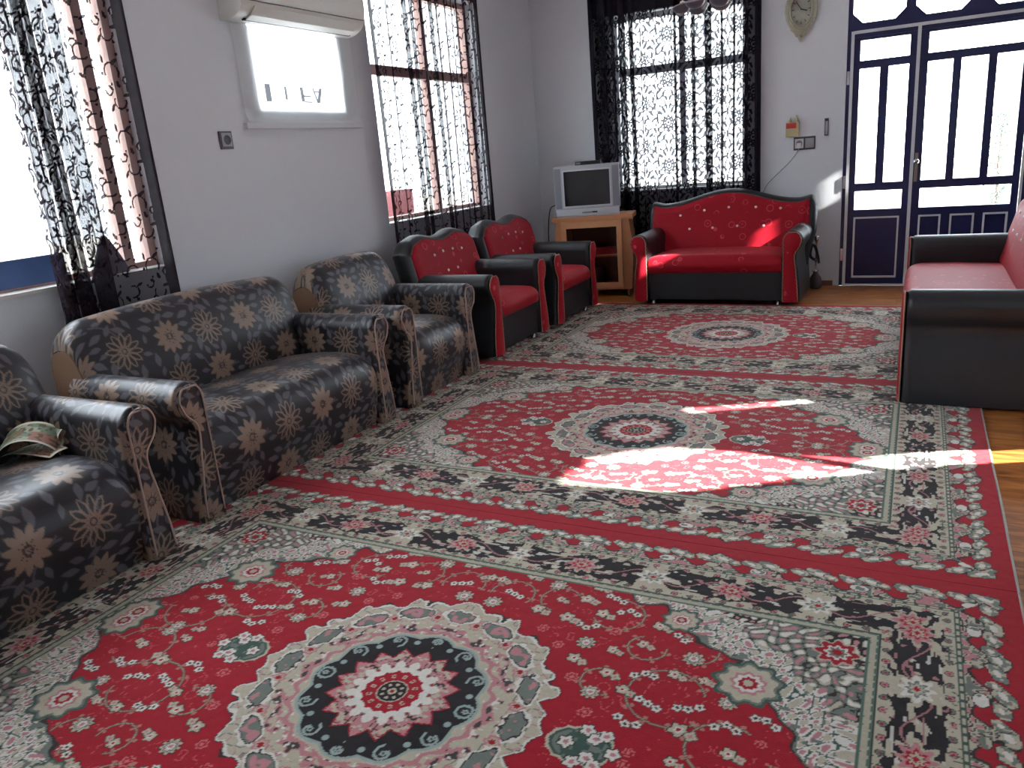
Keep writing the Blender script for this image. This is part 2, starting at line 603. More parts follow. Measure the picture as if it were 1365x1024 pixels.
for (a, b) in ((-0.625, -0.19), (-0.11, 0.328), (0.44, 0.815)):
    dbox('transom_pane', a, b, 2.425, 2.87, 0.0, 0.008, GLASS, door)
    bm = bmesh.new()
    k = 0.085
    for (cx, sx) in ((a, 1), (b, -1)):
        for (cz, sz) in ((2.425, 1), (2.87, -1)):
            add_prism(bm, [(cx - DX, cz), (cx + sx * k - DX, cz), (cx - DX, cz + sz * k)], -0.035, 0.04)
    bm_obj('corner_gusset', bm, NAVY, door)

def leaf(x0, x1, gx0, gx1, cols, pcols, handle):
    L = bpy.data.objects.new('door_leaf', None)
    # the leaf's metal skeleton is itself the mesh that carries panes, panels and strips
    bm = bmesh.new()
    Y0, Y1 = -0.032, 0.03
    rows = [(0.012, 0.075), (0.67, 0.74), (0.915, 0.99), (2.03, 2.10), (2.275, 2.335)]
    add_box(bm, (x0 - DX, Y0, 0.012), (gx0 - DX, Y1, 2.335))
    add_box(bm, (gx1 - DX, Y0, 0.012), (x1 - DX, Y1, 2.335))
    for (a, b) in rows:
        add_box(bm, (gx0 - DX, Y0, a), (gx1 - DX, Y1, b))
    for (a, b) in zip(cols[:-1], cols[1:]):
        add_box(bm, (a[1] - DX, Y0, 0.99), (b[0] - DX, Y1, 2.03))
    for (a, b) in zip(pcols[:-1], pcols[1:]):
        add_box(bm, (a[1] - DX, Y0, 0.075), (b[0] - DX, Y1, 0.67))
    add_box(bm, (gx0 - DX, Y0, 0.075), (pcols[0][0] + 0.001 - DX, Y1, 0.67))
    add_box(bm, (pcols[-1][1] - 0.001 - DX, Y0, 0.075), (gx1 - DX, Y1, 0.67))
    bpy.data.objects.remove(L)
    L = bm_obj('door_leaf', bm, NAVY, door)
    dbox('pane', gx0 - 0.004, gx1 + 0.004, 2.10 - 0.004, 2.279, -0.003, 0.005, GLASS, L)
    dbox('pane', gx0 - 0.004, gx1 + 0.004, 0.736, 0.919, -0.003, 0.005, GLASS, L)
    for a, b in cols:
        dbox('pane', a - 0.004, b + 0.004, 0.986, 2.034, -0.003, 0.005, GLASS, L)
    for a, b in pcols:
        dbox('lower_panel', a - 0.003, b + 0.003, 0.072, 0.673, -0.012, 0.015, NAVY, L)
        bm = bmesh.new()
        w = 0.016
        for (p, q, r, s) in ((a, a + w, 0.075, 0.67), (b - w, b, 0.075, 0.67), (a + w, b - w, 0.075, 0.075 + w), (a + w, b - w, 0.67 - w, 0.67)):
            add_box(bm, (p - DX, -0.042, r), (q - DX, -0.010, s))
        bm_obj('panel_trim', bm, STRIP, L)
    return L
L1 = leaf(-0.62, -0.082, -0.552, -0.140, [(-0.552, -0.380), (-0.308, -0.140)], [(-0.551, -0.150)], False)
L2 = leaf(-0.055, 0.80, 0.012, 0.742, [(0.012, 0.212), (0.277, 0.484), (0.549, 0.742)], [(0.013, 0.200), (0.274, 0.472), (0.540, 0.735)], True)
dbox('meeting_strip', -0.084, -0.055, 0.012, 2.335, -0.050, 0.02, STRIP, L2)
dbox('threshold', -0.625, 0.815, 0.0, 0.014, -0.05, 0.05, STRIP, door)
BRASS = mat('aged_brass', srgb(150, 140, 124), 0.4, metal=0.6)
hp = dbox('handle_plate', -0.046, -0.018, 0.98, 1.24, -0.044, -0.030, BRASS, L2, 0.003)
o = obj('knob', lathe_mesh('knob', [(0.0, 0.0), (0.012, 0.0), (0.010, 0.02), (0.022, 0.035), (0.024, 0.05), (0.014, 0.06), (0.0, 0.062)], 14), CHROME, hp)
o.rotation_euler = (PI / 2, 0, 0)
o.location = (-0.032 - DX, -0.042, 1.165)
for z in (0.25, 0.95, 1.9):
    dbox('hinge', -0.658, -0.634, z, z + 0.12, -0.062, -0.036, CHROME, door, 0.004)

# ------------------------------------------------------------------ plastic sheet over the wall opening + air conditioner
def sheet_mat():
    M = bpy.data.materials.new('milky_plastic_sheet')
    M.use_nodes = True
    nt = M.node_tree
    nt.nodes.clear()
    out = nt.nodes.new('ShaderNodeOutputMaterial')
    d = nt.nodes.new('ShaderNodeBsdfDiffuse')
    d.inputs['Color'].default_value = (*srgb(226, 228, 230), 1)
    t = nt.nodes.new('ShaderNodeBsdfTranslucent')
    t.inputs['Color'].default_value = (0.9, 0.92, 0.92, 1)
    n = nt.nodes.new('ShaderNodeTexNoise')
    n.inputs['Scale'].default_value = 6
    mr = nt.nodes.new('ShaderNodeMapRange')
    mr.inputs['To Min'].default_value = 0.42
    mr.inputs['To Max'].default_value = 0.58
    mx = nt.nodes.new('ShaderNodeMixShader')
    nt.links.new(n.outputs['Fac'], mr.inputs['Value'])
    nt.links.new(mr.outputs['Result'], mx.inputs['Fac'])
    nt.links.new(d.outputs[0], mx.inputs[1])
    nt.links.new(t.outputs[0], mx.inputs[2])
    nt.links.new(mx.outputs[0], out.inputs['Surface'])
    return M
SHEET = sheet_mat()
sy0, sy1, sz0, sz1 = 3.95, 5.14, 1.845, 2.446
root = thing('vent_cover', 'milky plastic sheet stretched over square wall opening under air conditioner', 'vent cover', (XL, (sy0 + sy1) / 2, sz0))
ny, nz = 60, 40
Y, Z = np.meshgrid(np.linspace(sy0, sy1, ny), np.linspace(sz0, sz1, nz), indexing='ij')
sag = 0.010 + 0.006 * noise2(Y * 5, Z * 4, 3) + 0.02 * np.exp(-((Z - sz0 - 0.02) / 0.03) ** 2) * (0.4 + noise2(Y * 3, Z * 0, 5))
V = np.stack([sag, Y - (sy0 + sy1) / 2, Z - sz0], -1)
obj('sheet', np_mesh('sheet', V, grid_faces(ny, nz, flip=True)), SHEET, root)
# edge tape along the bottom and sides
bm = bmesh.new()
hw = (sy1 - sy0) / 2
add_box(bm, (0.0, -hw - 0.02, -0.03), (0.035, hw + 0.01, 0.006))
bm_obj('bottom_batten', bm, WALL, root, bevel=0.006)
# reversed lettering that shows through the sheet from its back
def ink_mat():
    M = bpy.data.materials.new('faded_grey_print')
    M.use_nodes = True
    nt = M.node_tree
    nt.nodes.clear()
    out = nt.nodes.new('ShaderNodeOutputMaterial')
    t = nt.nodes.new('ShaderNodeBsdfTransparent')
    d = nt.nodes.new('ShaderNodeBsdfDiffuse')
    d.inputs['Color'].default_value = (*srgb(120, 122, 132), 1)
    n = nt.nodes.new('ShaderNodeTexNoise')
    n.inputs['Scale'].default_value = 30
    mr = nt.nodes.new('ShaderNodeMapRange')
    mr.inputs['To Min'].default_value = 0.62
    mr.inputs['To Max'].default_value = 0.84
    mx = nt.nodes.new('ShaderNodeMixShader')
    nt.links.new(n.outputs['Fac'], mr.inputs['Value'])
    nt.links.new(mr.outputs['Result'], mx.inputs['Fac'])
    nt.links.new(t.outputs[0], mx.inputs[1])
    nt.links.new(d.outputs[0], mx.inputs[2])
    nt.links.new(mx.outputs[0], out.inputs['Surface'])
    return M
INK = ink_mat()
def glyph(nm, strokes):
    bm = bmesh.new()
    for poly in strokes:
        add_prism(bm, [(y - (sy0 + sy1) / 2, z - sz0) for y, z in poly], 0.034, 0.036, 'x')
    return bm_obj(nm, bm, INK, root)
def bar(y0, z0, y1, z1, w):
    return [(y0 - w / 2, z0), (y0 + w / 2, z0), (y1 + w / 2, z1), (y1 - w / 2, z1)]
glyph('printed_letter', [bar(4.165, 1.985, 4.165, 2.095, 0.05)])
glyph('printed_letter', [bar(4.335, 2.0, 4.335, 2.085, 0.022)])
glyph('printed_letter', [bar(4.50, 1.99, 4.495, 2.085, 0.032), bar(4.55, 2.022, 4.55, 2.034, 0.07), bar(4.555, 1.985, 4.555, 1.995, 0.08)])
glyph('printed_letter', [bar(4.66, 1.985, 4.70, 2.085, 0.032), bar(4.655, 1.985, 4.615, 2.085, 0.016), bar(4.652, 2.055, 4.652, 2.065, 0.06)])

root = thing('air_conditioner', 'white wall-mounted split air conditioner above the plastic sheet', 'air conditioner', (XL, 4.50, 2.455))
prof = smooth_curve([(0.0, 0.0), (0.05, -0.005), (0.11, 0.005), (0.165, 0.03), (0.205, 0.075), (0.222, 0.14), (0.222, 0.24), (0.20, 0.30), (0.12, 0.315), (0.0, 0.315)], 5)
bm = bmesh.new()
add_prism(bm, [(p[0], p[1]) for p in prof], -0.62, 0.585, 'y')
ac = bm_obj('body', bm, mat('ac_white_plastic', srgb(222, 222, 216), 0.35), root, bevel=0.012, seg=3)
bm = bmesh.new()
flap = [(0.118, 0.001), (0.165, 0.022), (0.207, 0.068), (0.212, 0.066), (0.169, 0.016), (0.12, -0.005)]
add_prism(bm, flap, -0.52, 0.50, 'y')
bm_obj('air_flap', bm, mat('ac_white_plastic'), root)
box('outlet_slot', (0.10, -0.535, -0.006), (0.118, 0.515, 0.012), BLACKP, root)
box('front_seam', (0.212, -0.60, 0.088), (0.2235, 0.565, 0.092), mat('seam_grey', srgb(120, 120, 120)), root)

# ------------------------------------------------------------------ lace curtains
def lace_density(u, v):
    """Damask lace: 1 = solid motif, 0 = net. u, v in metres on the cloth."""
    Tu, Tv = 0.33, 0.43
    ci = np.floor(u / Tu)
    x = u - (ci + 0.5) * Tu
    vv = v + np.where(np.mod(ci, 2) == 0, 0, Tv / 2)
    cj = np.floor(vv / Tv)
    y = vv - (cj + 0.5) * Tv
    ax = np.abs(x)
    D = np.zeros_like(u)
    def put(c):
        np.maximum(D, c, out=D)
    def ln(d, w=0.005):
        return 1 - sstep(w * 0.5, w * 0.5 + 0.005, np.abs(d))
    def blob(d):
        return 1 - sstep(-0.003, 0.003, d)
    r = np.hypot(x, y * 0.92)
    th = np.arctan2(y, x)
    put(blob(r - 0.013))
    put(ln(r - 0.030, 0.008))
    put(ln(r - 0.050 - 0.006 * np.cos(8 * th), 0.012))
    put(ln(r - 0.078 - 0.006 * np.cos(12 * th), 0.006) * (y < 0.03))
    for k in range(10):
        a = k * 2 * PI / 10 + 0.3
        put(blob(np.hypot(x - 0.068 * math.cos(a), y - 0.07 * math.sin(a)) - 0.010))
    def ell(cx, cy, a, b, ang):
        c, s = math.cos(ang), math.sin(ang)
        dx, dy = ax - cx, y - cy
        p, q = dx * c + dy * s, -dx * s + dy * c
        return np.hypot(p / a, q / b) - 1
    for (cx, cy, a, b, an) in ((0.045, 0.125, 0.036, 0.013, 1.1), (0.02, 0.16, 0.028, 0.010, 1.5), (0.085, 0.105, 0.030, 0.012, 0.5), (0.115, 0.03, 0.030, 0.012, 1.8),
                               (0.13, -0.04, 0.030, 0.012, 1.2), (0.09, -0.11, 0.036, 0.013, -0.9), (0.05, -0.145, 0.030, 0.012, -1.3), (0.13, -0.17, 0.030, 0.011, 0.4),
                               (0.135, 0.15, 0.034, 0.012, -0.8), (0.02, -0.19, 0.03, 0.010, 1.4)):
        put(1 - sstep(-0.2, 0.2, ell(cx, cy, a, b, an)))
    for (cx, cy, rr, a0, a1) in ((0.10, 0.06, 0.036, -1.0, 2.6), (0.125, -0.10, 0.032, 0.5, 4.6), (0.06, 0.19, 0.032, 2.0, 6.0), (0.145, 0.0, 0.03, 2.0, 5.0), (0.075, -0.065, 0.028, -2.4, 1.5), (0.055, -0.19, 0.026, 0.0, 3.4)):
        d = np.hypot(ax - cx, y - cy) - rr
        t = np.mod(np.arctan2(y - cy, ax - cx) - a0, 2 * PI)
        put(ln(d, 0.007) * (t < (a1 - a0)))
    put(ln(ax - 0.150 - 0.012 * np.sin(2 * PI * y / Tv * 2), 0.006))
    for (cx, cy, rr) in ((0.03, 0.10, 0.008), (0.12, 0.09, 0.010), (0.105, 0.005, 0.009), (0.105, -0.055, 0.010), (0.03, -0.115, 0.009), (0.085, 0.165, 0.010), (0.10, -0.19, 0.011), (0.145, 0.2, 0.01)):
        put(blob(np.hypot(ax - cx, y - cy) - rr))
    return D

def lace_sparse(u, v):
    """Lighter lace: loose scrolls, leaf sprigs and dots on fine net."""
    Tu, Tv = 0.27, 0.34
    ci = np.floor(u / Tu)
    x = u - (ci + 0.5) * Tu
    vv = v + np.where(np.mod(ci, 2) == 0, 0, Tv / 2)
    y = vv - (np.floor(vv / Tv) + 0.5) * Tv
    D = np.zeros_like(u)
    def put(c):
        np.maximum(D, c, out=D)
    for (cx, cy, rr, a0, a1) in ((-0.05, 0.06, 0.045, -0.6, 3.6), (0.06, -0.02, 0.038, 1.2, 5.6), (-0.03, -0.09, 0.034, 2.4, 6.6), (0.07, 0.11, 0.030, -2.0, 1.8), (0.03, 0.02, 0.020, 0.0, 4.6), (-0.09, -0.03, 0.026, 3.2, 7.0), (0.09, -0.12, 0.030, 0.3, 3.6)):
        d = np.abs(np.hypot(x - cx, y - cy) - rr)
        t = np.mod(np.arctan2(y - cy, x - cx) - a0, 2 * PI)
        put((1 - sstep(0.0022, 0.0070, d)) * (t < (a1 - a0)))
    for (cx, cy, L, w, an) in ((-0.02, 0.115, 0.024, 0.009, 0.6), (0.035, 0.075, 0.022, 0.008, 2.1), (0.10, 0.02, 0.024, 0.009, 1.2), (-0.07, -0.02, 0.022, 0.008, 2.6), (0.015, -0.055, 0.022, 0.009, 0.2), (-0.085, -0.12, 0.024, 0.009, 1.0),
                               (0.045, -0.135, 0.022, 0.008, 2.4), (-0.10, 0.12, 0.022, 0.008, 1.7), (0.11, 0.145, 0.02, 0.008, 0.4), (-0.02, 0.0, 0.02, 0.010, 1.9)):
        c, s = math.cos(an), math.sin(an)
        p, q = ((x - cx) * c + (y - cy) * s) / L, (-(x - cx) * s + (y - cy) * c) / w
        put(1 - sstep(0.75, 1.2, np.hypot(p, q)))
    for (cx, cy, rr) in ((0.0, 0.15, 0.008), (0.085, 0.065, 0.008), (-0.115, 0.05, 0.009), (0.11, -0.06, 0.008), (0.0, -0.13, 0.008), (-0.06, 0.0, 0.007)):
        put(1 - sstep(-0.003, 0.003, np.hypot(x - cx, y - cy) - rr))
    return D

def lace_mat(name, net, motif, col):
    M = bpy.data.materials.new(name)
    M.use_nodes = True
    nt = M.node_tree
    nt.nodes.clear()
    out = nt.nodes.new('ShaderNodeOutputMaterial')
    a = nt.nodes.new('ShaderNodeAttribute')
    a.attribute_name = 'lace'
    mr = nt.nodes.new('ShaderNodeMapRange')
    mr.inputs['From Min'].default_value = 0.35
    mr.inputs['From Max'].default_value = 0.6
    mr.inputs['To Min'].default_value = net
    mr.inputs['To Max'].default_value = motif
    n = nt.nodes.new('ShaderNodeTexNoise')
    n.inputs['Scale'].default_value = 30
    tcn = nt.nodes.new('ShaderNodeTexCoord')
    nt.links.new(tcn.outputs['Object'], n.inputs['Vector'])
    cr = nt.nodes.new('ShaderNodeMix'); cr.data_type = 'RGBA'
    cr.inputs['A'].default_value = (*[c * 0.7 for c in col], 1)
    cr.inputs['B'].default_value = (*[c * 1.3 for c in col], 1)
    nt.links.new(n.outputs['Fac'], cr.inputs['Factor'])
    t = nt.nodes.new('ShaderNodeBsdfTransparent')
    d = nt.nodes.new('ShaderNodeBsdfDiffuse')
    nt.links.new(cr.outputs['Result'], d.inputs['Color'])
    mx = nt.nodes.new('ShaderNodeMixShader')
    nt.links.new(a.outputs['Fac'], mr.inputs['Value'])
    nt.links.new(mr.outputs['Result'], mx.inputs['Fac'])
    nt.links.new(t.outputs[0], mx.inputs[1])
    nt.links.new(d.outputs[0], mx.inputs[2])
    nt.links.new(mx.outputs[0], out.inputs['Surface'])
    return M
LACE = lace_mat('black_lace', 0.66, 0.975, srgb(40, 39, 48))
LACE_WINE = lace_mat('plum_black_lace', 0.58, 0.97, srgb(46, 38, 46))

def curtain(name, label, path, z0, z1, material, res, border=(0.0, 0.0), hem=0.0, loc=(0, 0, 0), plane='x', hole=None, pattern=lace_density):
    """path: (n,2) points across the width (along-wall, off-wall) from above; cloth hangs from z1 to z0."""
    P, s = resample(np.array(path, float), res)
    nz = int((z1 - z0) / res) + 1
    zz = np.linspace(z0, z1, nz)
    S, Zg = np.meshgrid(s, zz, indexing='ij')
    D = pattern(S, Zg)
    if border[0]:
        D = np.maximum(D, (S < border[0]) * 1.0)
    if border[1]:
        D = np.maximum(D, (S > s[-1] - border[1]) * 1.0)
    if hem:
        D = np.maximum(D, (Zg > z1 - hem) * 1.0)
    U = np.repeat(P[:, 0:1], nz, 1)
    O = np.repeat(P[:, 1:2], nz, 1)
    t = (z1 - Zg) / (z1 - z0)
    O = O + 0.012 * t * np.sin(S * 9 + 3 * t)
    U = U + 0.010 * t * np.sin(S * 5 + 2.2 * t)
    V = np.stack([O, U, Zg], -1) if plane == 'x' else np.stack([U, O, Zg], -1)
    F = grid_faces(len(P), nz)
    if hole is not None:
        cu = V.reshape(-1, 3)[F].mean(1)
        F = F[~hole(cu[:, 1] if plane == 'x' else cu[:, 0], cu[:, 2])]
    root = thing(name, label, 'curtain', loc, 0, 'black lace curtains')
    V = V - np.array(loc)
    obj('lace_cloth', np_mesh('lace_cloth', V, F, True, None, D), material, root)
    ua, ub = P[:, 0].min(), P[:, 0].max()
    oc = P[:, 1].mean()
    a, b = ((oc - loc[0], ua - 0.06 - loc[1], z1 - 0.01 - loc[2]), (oc - loc[0], ub + 0.06 - loc[1], z1 - 0.01 - loc[2])) if plane == 'x' else ((ua - 0.06 - loc[0], oc - loc[1], z1 - 0.01 - loc[2]), (ub + 0.06 - loc[0], oc - loc[1], z1 - 0.01 - loc[2]))
    obj('curtain_rod', tube_mesh('curtain_rod', [a, b], 0.012, 10), BLACKP, root)
    return root

def pleats(u0, u1, off, n, amp, over, seed, flat=()):
    """Gathered path: n pleats between u0 and u1; over > 1 makes the cloth double back on itself."""
    rnd = random.Random(seed)
    k = n * 16
    t = np.linspace(0, 1, k + 1)
    ph = np.cumsum([0] + [rnd.uniform(0.55, 1.6) for _ in range(n)])
    ph = ph / ph[-1]
    T = np.interp(t, np.linspace(0, 1, n + 1), ph)
    a = np.interp(t, np.linspace(0, 1, n + 1), [rnd.uniform(0.35, 1.25) for _ in range(n + 1)])
    w = (u1 - u0) / n
    U = u0 + T * (u1 - u0) + over * a * w / (2 * PI) * np.sin(2 * PI * n * t)
    O = off + amp * a * np.cos(2 * PI * n * t)
    edge = np.minimum(1, np.minimum(t, 1 - t) * n * 1.5)
    U = u0 + T * (u1 - u0) + (U - (u0 + T * (u1 - u0))) * edge
    return np.stack([U, O], -1)

# back window
curtain('lace_curtain', 'black damask lace curtain hung across the back wall window behind the television', pleats(-3.19, -1.43, YB - 0.085, 14, 0.032, 2.7, 4), 0.03, 3.24, LACE, 0.0088,
        border=(0.16, 0.12), hem=0.42, loc=(-2.31, YB - 0.085, 0.03), plane='y')
# far left window
curtain('lace_curtain', 'black lace curtain over the window behind the two red armchairs', pleats(5.285, 7.04, XL + 0.085, 14, 0.028, 1.7, 9), 0.03, 3.24, LACE_WINE, 0.0088,
        border=(0.11, 0.05), hem=0.32, loc=(XL + 0.085, 6.16, 0.03), plane='x', pattern=lace_sparse)
# near left window: bunched at one end, nearly flat at the other
pa = pleats(2.40, 2.70, XL + 0.10, 10, 0.050, 3.4, 12)
pb = pleats(2.70, 3.115, XL + 0.09, 2, 0.012, 0.4, 3)
curtain('lace_curtain', 'black lace curtain pushed aside and bunched at the window over the flowered sofa', np.vstack([pa, pb[1:]]), 0.03, 3.24, LACE_WINE, 0.0078,
        border=(0.0, 0.065), hem=0.10, loc=(XL + 0.095, 2.75, 0.03), plane='x', pattern=lace_sparse)

def in_poly(poly, x, y):
    inside = np.zeros(x.shape, bool)
    n = len(poly)
    for i in range(n):
        (x0, y0), (x1, y1) = poly[i], poly[(i + 1) % n]
        if y0 == y1:
            continue
        c = ((y0 > y) != (y1 > y)) & (x < (x1 - x0) * (y - y0) / (y1 - y0) + x0)
        inside ^= c
    return inside
def sun_mask_curtain(label, y0, y1, z0, z1, polys, seed, n, res=0.014):  # drape added out of view; its gaps are cut to shape the sun patches
    path = pleats(y0, y1, XR - 0.06, n, 0.018, 0.8, seed)
    def hole(u, z):
        k = np.zeros(u.shape, bool)
        for p in polys:
            k |= in_poly(p, u, z)
        return k
    return curtain('sun_mask_drape', label, path, z0, z1, mat('charcoal_mask_cloth', srgb(46, 42, 48), 0.9, noise=0.2, nscale=40), res, loc=(XR - 0.06, (y0 + y1) / 2, z0), plane='x', hole=hole)
sun_mask_curtain('unseen charcoal drape added with slanting gap cut to shape sunlight from the tall window in the right wall', 2.2, 4.6, 0.05, 2.7,
              [[(4.07, 0.22), (3.94, 0.38), (3.77, 0.57), (3.53, 0.78), (3.40, 1.09), (3.31, 1.31), (3.01, 1.51), (2.68, 1.52), (2.81, 1.22), (3.03, 1.04), (3.36, 0.77), (3.59, 0.57), (3.78, 0.38), (3.92, 0.22)],
               [(4.32, 0.99), (3.90, 1.36), (3.86, 1.32), (4.28, 0.96)]], 21, 14)  # added mask: gap outlines traced back from the sun streaks on the rug
sun_mask_curtain('unseen charcoal drape added with narrow gaps cut to shape sunlight from the far window in the right wall', 6.35, 8.33, 0.85, 2.9,
              [[(8.114, 1.93), (8.133, 1.92), (8.133, 2.14), (8.122, 2.20), (8.114, 2.20)], [(7.36, 1.78), (7.47, 1.78), (7.545, 2.10), (7.50, 2.10)], [(6.66, 2.36), (6.86, 2.36), (6.86, 2.66), (6.66, 2.66)]], 22, 12, 0.0085)  # added mask: slits placed so sun lands on back wall and red loveseat

# ------------------------------------------------------------------ rugs
RHX, RHY = 1.668, 1.154
C_RED, C_CREAM, C_WHITE = np.array(srgb(162, 9, 34)), np.array(srgb(184, 176, 156)), np.array(srgb(214, 210, 202))
C_BLACK, C_GREY, C_PINK = np.array(srgb(30, 24, 28)), np.array(srgb(112, 120, 112)), np.array(srgb(186, 126, 130))
C_BLUE, C_GREEN, C_DK = np.array(srgb(150, 166, 162)), np.array(srgb(64, 88, 78)), np.array(srgb(52, 48, 46))

def rug_colours(a, b):
    """Weave colour of one quarter of the rug; a, b >= 0 measured from its middle."""
    C = np.empty(a.shape + (3,))
    C[:] = C_RED
    def put(mk, col):
        C[mk] = col
    n_f = noise2(a * 55, b * 55, 1)
    n_m = noise2(a * 26, b * 26, 2)
    n_l = noise2(a * 11, b * 11, 3)
    n_g = noise2(a * 90, b * 90, 4)
    line_f = np.abs(n_f - 0.5) < 0.045
    line_m = np.abs(n_m - 0.5) < 0.030
    def flower(cx, cy, R, lobes, cols, rot=0.0, mask=None, amp=0.15):
        dx, dy = a - cx, b - cy
        sel = (np.abs(dx) < R * 1.5) & (np.abs(dy) < R * 1.5)
        if mask is not None:
            sel &= mask
        if not sel.any():
            return
        dx, dy = dx[sel], dy[sel]
        r = np.hypot(dx, dy)
        th = np.arctan2(dy, dx) + rot
        k = r / (R * (1 - amp + amp * np.cos(lobes * th)))
        sub = C[sel]
        for lim, col in cols:
            sub[k < lim] = col
        C[sel] = sub
    e = np.minimum(RHX - a, RHY - b)
    onx = (RHX - a) < (RHY - b)
    s = np.where(onx, b, a)
    # ---- inner field and spandrels
    q = (a / 1.22) ** 1.6 + (b / 0.90) ** 1.6
    qn = q + 0.10 * (n_l - 0.5) + 0.05 * (n_m - 0.5) + 0.025 * np.sin(38 * np.arctan2(b * 1.3, a))
    field = (e > 0.42)
    wa, wb = a + 0.05 * (n_l - 0.5), b + 0.05 * (noise2(a * 11, b * 11, 33) - 0.5)
    feath = np.sin(95 * (wa * 0.6 + wb) + 7 * n_m) * 0.5 + np.sin(120 * (wa - wb * 0.7) + 5 * n_l) * 0.5
    put(field & (qn > 0.960), C_DK)
    put(field & (qn > 0.972), C_GREY)
    sp = field & (qn > 0.985)
    put(sp, C_WHITE)
    put(sp & (feath > 0.42), C_CREAM)
    put(sp & (np.abs(feath - 0.05) < 0.10), C_GREEN)
    put(sp & (feath < -0.62), C_PINK)
    put(sp & (n_f < 0.16), C_GREY)
    g = field & (qn > 1.22 + 0.10 * (n_m - 0.5))
    put(g, C_GREY)
    put(g & (feath > 0.25), C_CREAM)
    put(g & (feath > 0.55), C_WHITE)
    put(g & (n_l < 0.34) & (feath < 0.25), C_BLACK)
    put(g & (np.abs(feath) < 0.07), C_DK)
    put(g & (feath < -0.62), C_PINK)
    flower(1.17, 0.63, 0.062, 8, [(1.15, C_CREAM), (1.0, C_RED), (0.62, C_WHITE), (0.45, C_GREY), (0.28, C_RED)])
    # ---- red field ornaments
    redf = field & (qn < 0.95)
    rr0 = np.hypot(a, b)
    rf = redf & (rr0 > 0.50)
    put(rf & (np.abs(noise2(a * 38, b * 38, 7) - 0.5) < 0.020) & (noise2(a * 14, b * 14, 8) > 0.56), np.array(srgb(196, 84, 92)))
    def arc(cx, cy, r0, t0, t1, w=0.0045, grow=0.0):
        r = np.hypot(a - cx, b - cy)
        t = np.mod(np.arctan2(b - cy, a - cx) - t0, 2 * PI)
        d = np.abs(r - (r0 + grow * t))
        k = rf & (t < (t1 - t0)) & (d < w * 1.15)
        put(k, np.array(srgb(108, 70, 60)))
        put(rf & (t < (t1 - t0)) & (d < w * 0.45), C_CREAM * 0.7)
        tw_ = np.mod(t * r0 / 0.055, 1)
        put(rf & (t < (t1 - t0)) & (np.hypot((tw_ - 0.5) * 0.055, np.abs(r - (r0 + grow * t)) - 0.010) < 0.0065), np.array(srgb(176, 120, 108)))
    for A in ((0.76, 0.27, 0.10, 0.3, 5.6, 0.0045, 0.006), (0.50, 0.60, 0.085, -2.6, 1.9), (0.28, 0.62, 0.07, 0.4, 4.6), (0.95, 0.12, 0.09, 1.0, 6.2, 0.0045, 0.005), (0.64, 0.46, 0.06, 2.0, 6.5),
              (0.10, 0.60, 0.08, -0.5, 3.4), (0.78, 0.50, 0.07, -1.4, 2.4), (0.56, 0.26, 0.06, 1.2, 5.4)):
        arc(*A)
    rnd = random.Random(11)
    pts = []
    tries = 0
    while len(pts) < 70 and tries < 6000:
        tries += 1
        x, y = rnd.uniform(0.0, 1.2), rnd.uniform(0.0, 0.74)
        if (x / 1.22) ** 1.6 + (y / 0.9) ** 1.6 > 0.90 or math.hypot(x, y) < 0.53 or abs(x - 0.60) < 0.10 and y < 0.12:
            continue
        if all(math.hypot(x - p[0], y - p[1]) > 0.085 for p in pts):
            pts.append((x, y))
    for i, (x, y) in enumerate(pts):
        kind = rnd.choice((0, 0, 1, 2, 3))
        R = rnd.uniform(0.017, 0.028)
        rot = rnd.uniform(0, 6)
        if kind == 0:
            flower(x, y, R, 5, [(1.18, C_DK), (1.0, C_CREAM), (0.5, C_WHITE), (0.25, C_RED)], rot, rf)
            flower(x + R * 1.3, y - R * 0.5, R * 0.7, 4, [(1.18, C_GREEN), (1.0, C_CREAM), (0.4, C_PINK)], rot, rf)
        elif kind == 1:
            for k in range(3):
                flower(x + 0.028 * (k - 1), y + 0.012 * math.sin(k * 2 + rot), 0.015, 5, [(1.2, C_GREEN), (1.0, C_WHITE), (0.4, C_DK)], rot, rf)
        elif kind == 2:
            flower(x, y, R * 1.25, 9, [(1.12, C_DK), (1.0, C_CREAM), (0.7, C_GREY), (0.5, C_WHITE), (0.25, C_PINK)], rot, rf)
        else:
            flower(x, y, R * 0.9, 7, [(1.0, np.array(srgb(200, 110, 112))), (0.72, C_RED), (0.35, np.array(srgb(200, 110, 112)))], rot, rf)
    # big palmettes against the spandrel and the cartouches beside the medallion
    for cx, cy, R in ((0.955, 0.40, 0.085), (1.16, 0.03, 0.075), (0.70, 0.64, 0.055)):
        flower(cx, cy, R, 9, [(1.25, C_GREEN), (1.1, C_GREY), (0.98, C_CREAM), (0.62, C_PINK), (0.5, C_WHITE), (0.34, C_RED), (0.18, C_CREAM)], 0.4, field, 0.09)
    d = np.hypot((a - 0.60) / 0.085, b / 0.06)
    put(rf & (d < 1.1 + 0.3 * (n_f - 0.5)), C_CREAM)
    put(rf & (d < 0.95 + 0.3 * (n_f - 0.5)), C_GREEN)
    put(rf & (d < 0.9) & (n_f > 0.52), C_GREY)
    for cx, cy in ((0.56, 0.0), (0.63, 0.035), (0.60, 0.06), (0.69, 0.0), (0.655, 0.055)):
        flower(cx, cy, 0.022, 5, [(1.2, C_DK), (1.0, C_WHITE), (0.4, C_PINK)])
    # ---- medallion
    th = np.arctan2(b, a)
    r = rr0
    L16 = np.cos(16 * th)
    Rm = 0.452 + 0.020 * np.abs(np.cos(8 * th)) + 0.010 * np.cos(32 * th + 1) + 0.030 * (n_m - 0.5) + 0.012 * (n_f - 0.5)
    med = r < Rm
    put(r < Rm + 0.012, C_DK)
    put(r < Rm + 0.008, C_WHITE)
    put(med, C_CREAM)
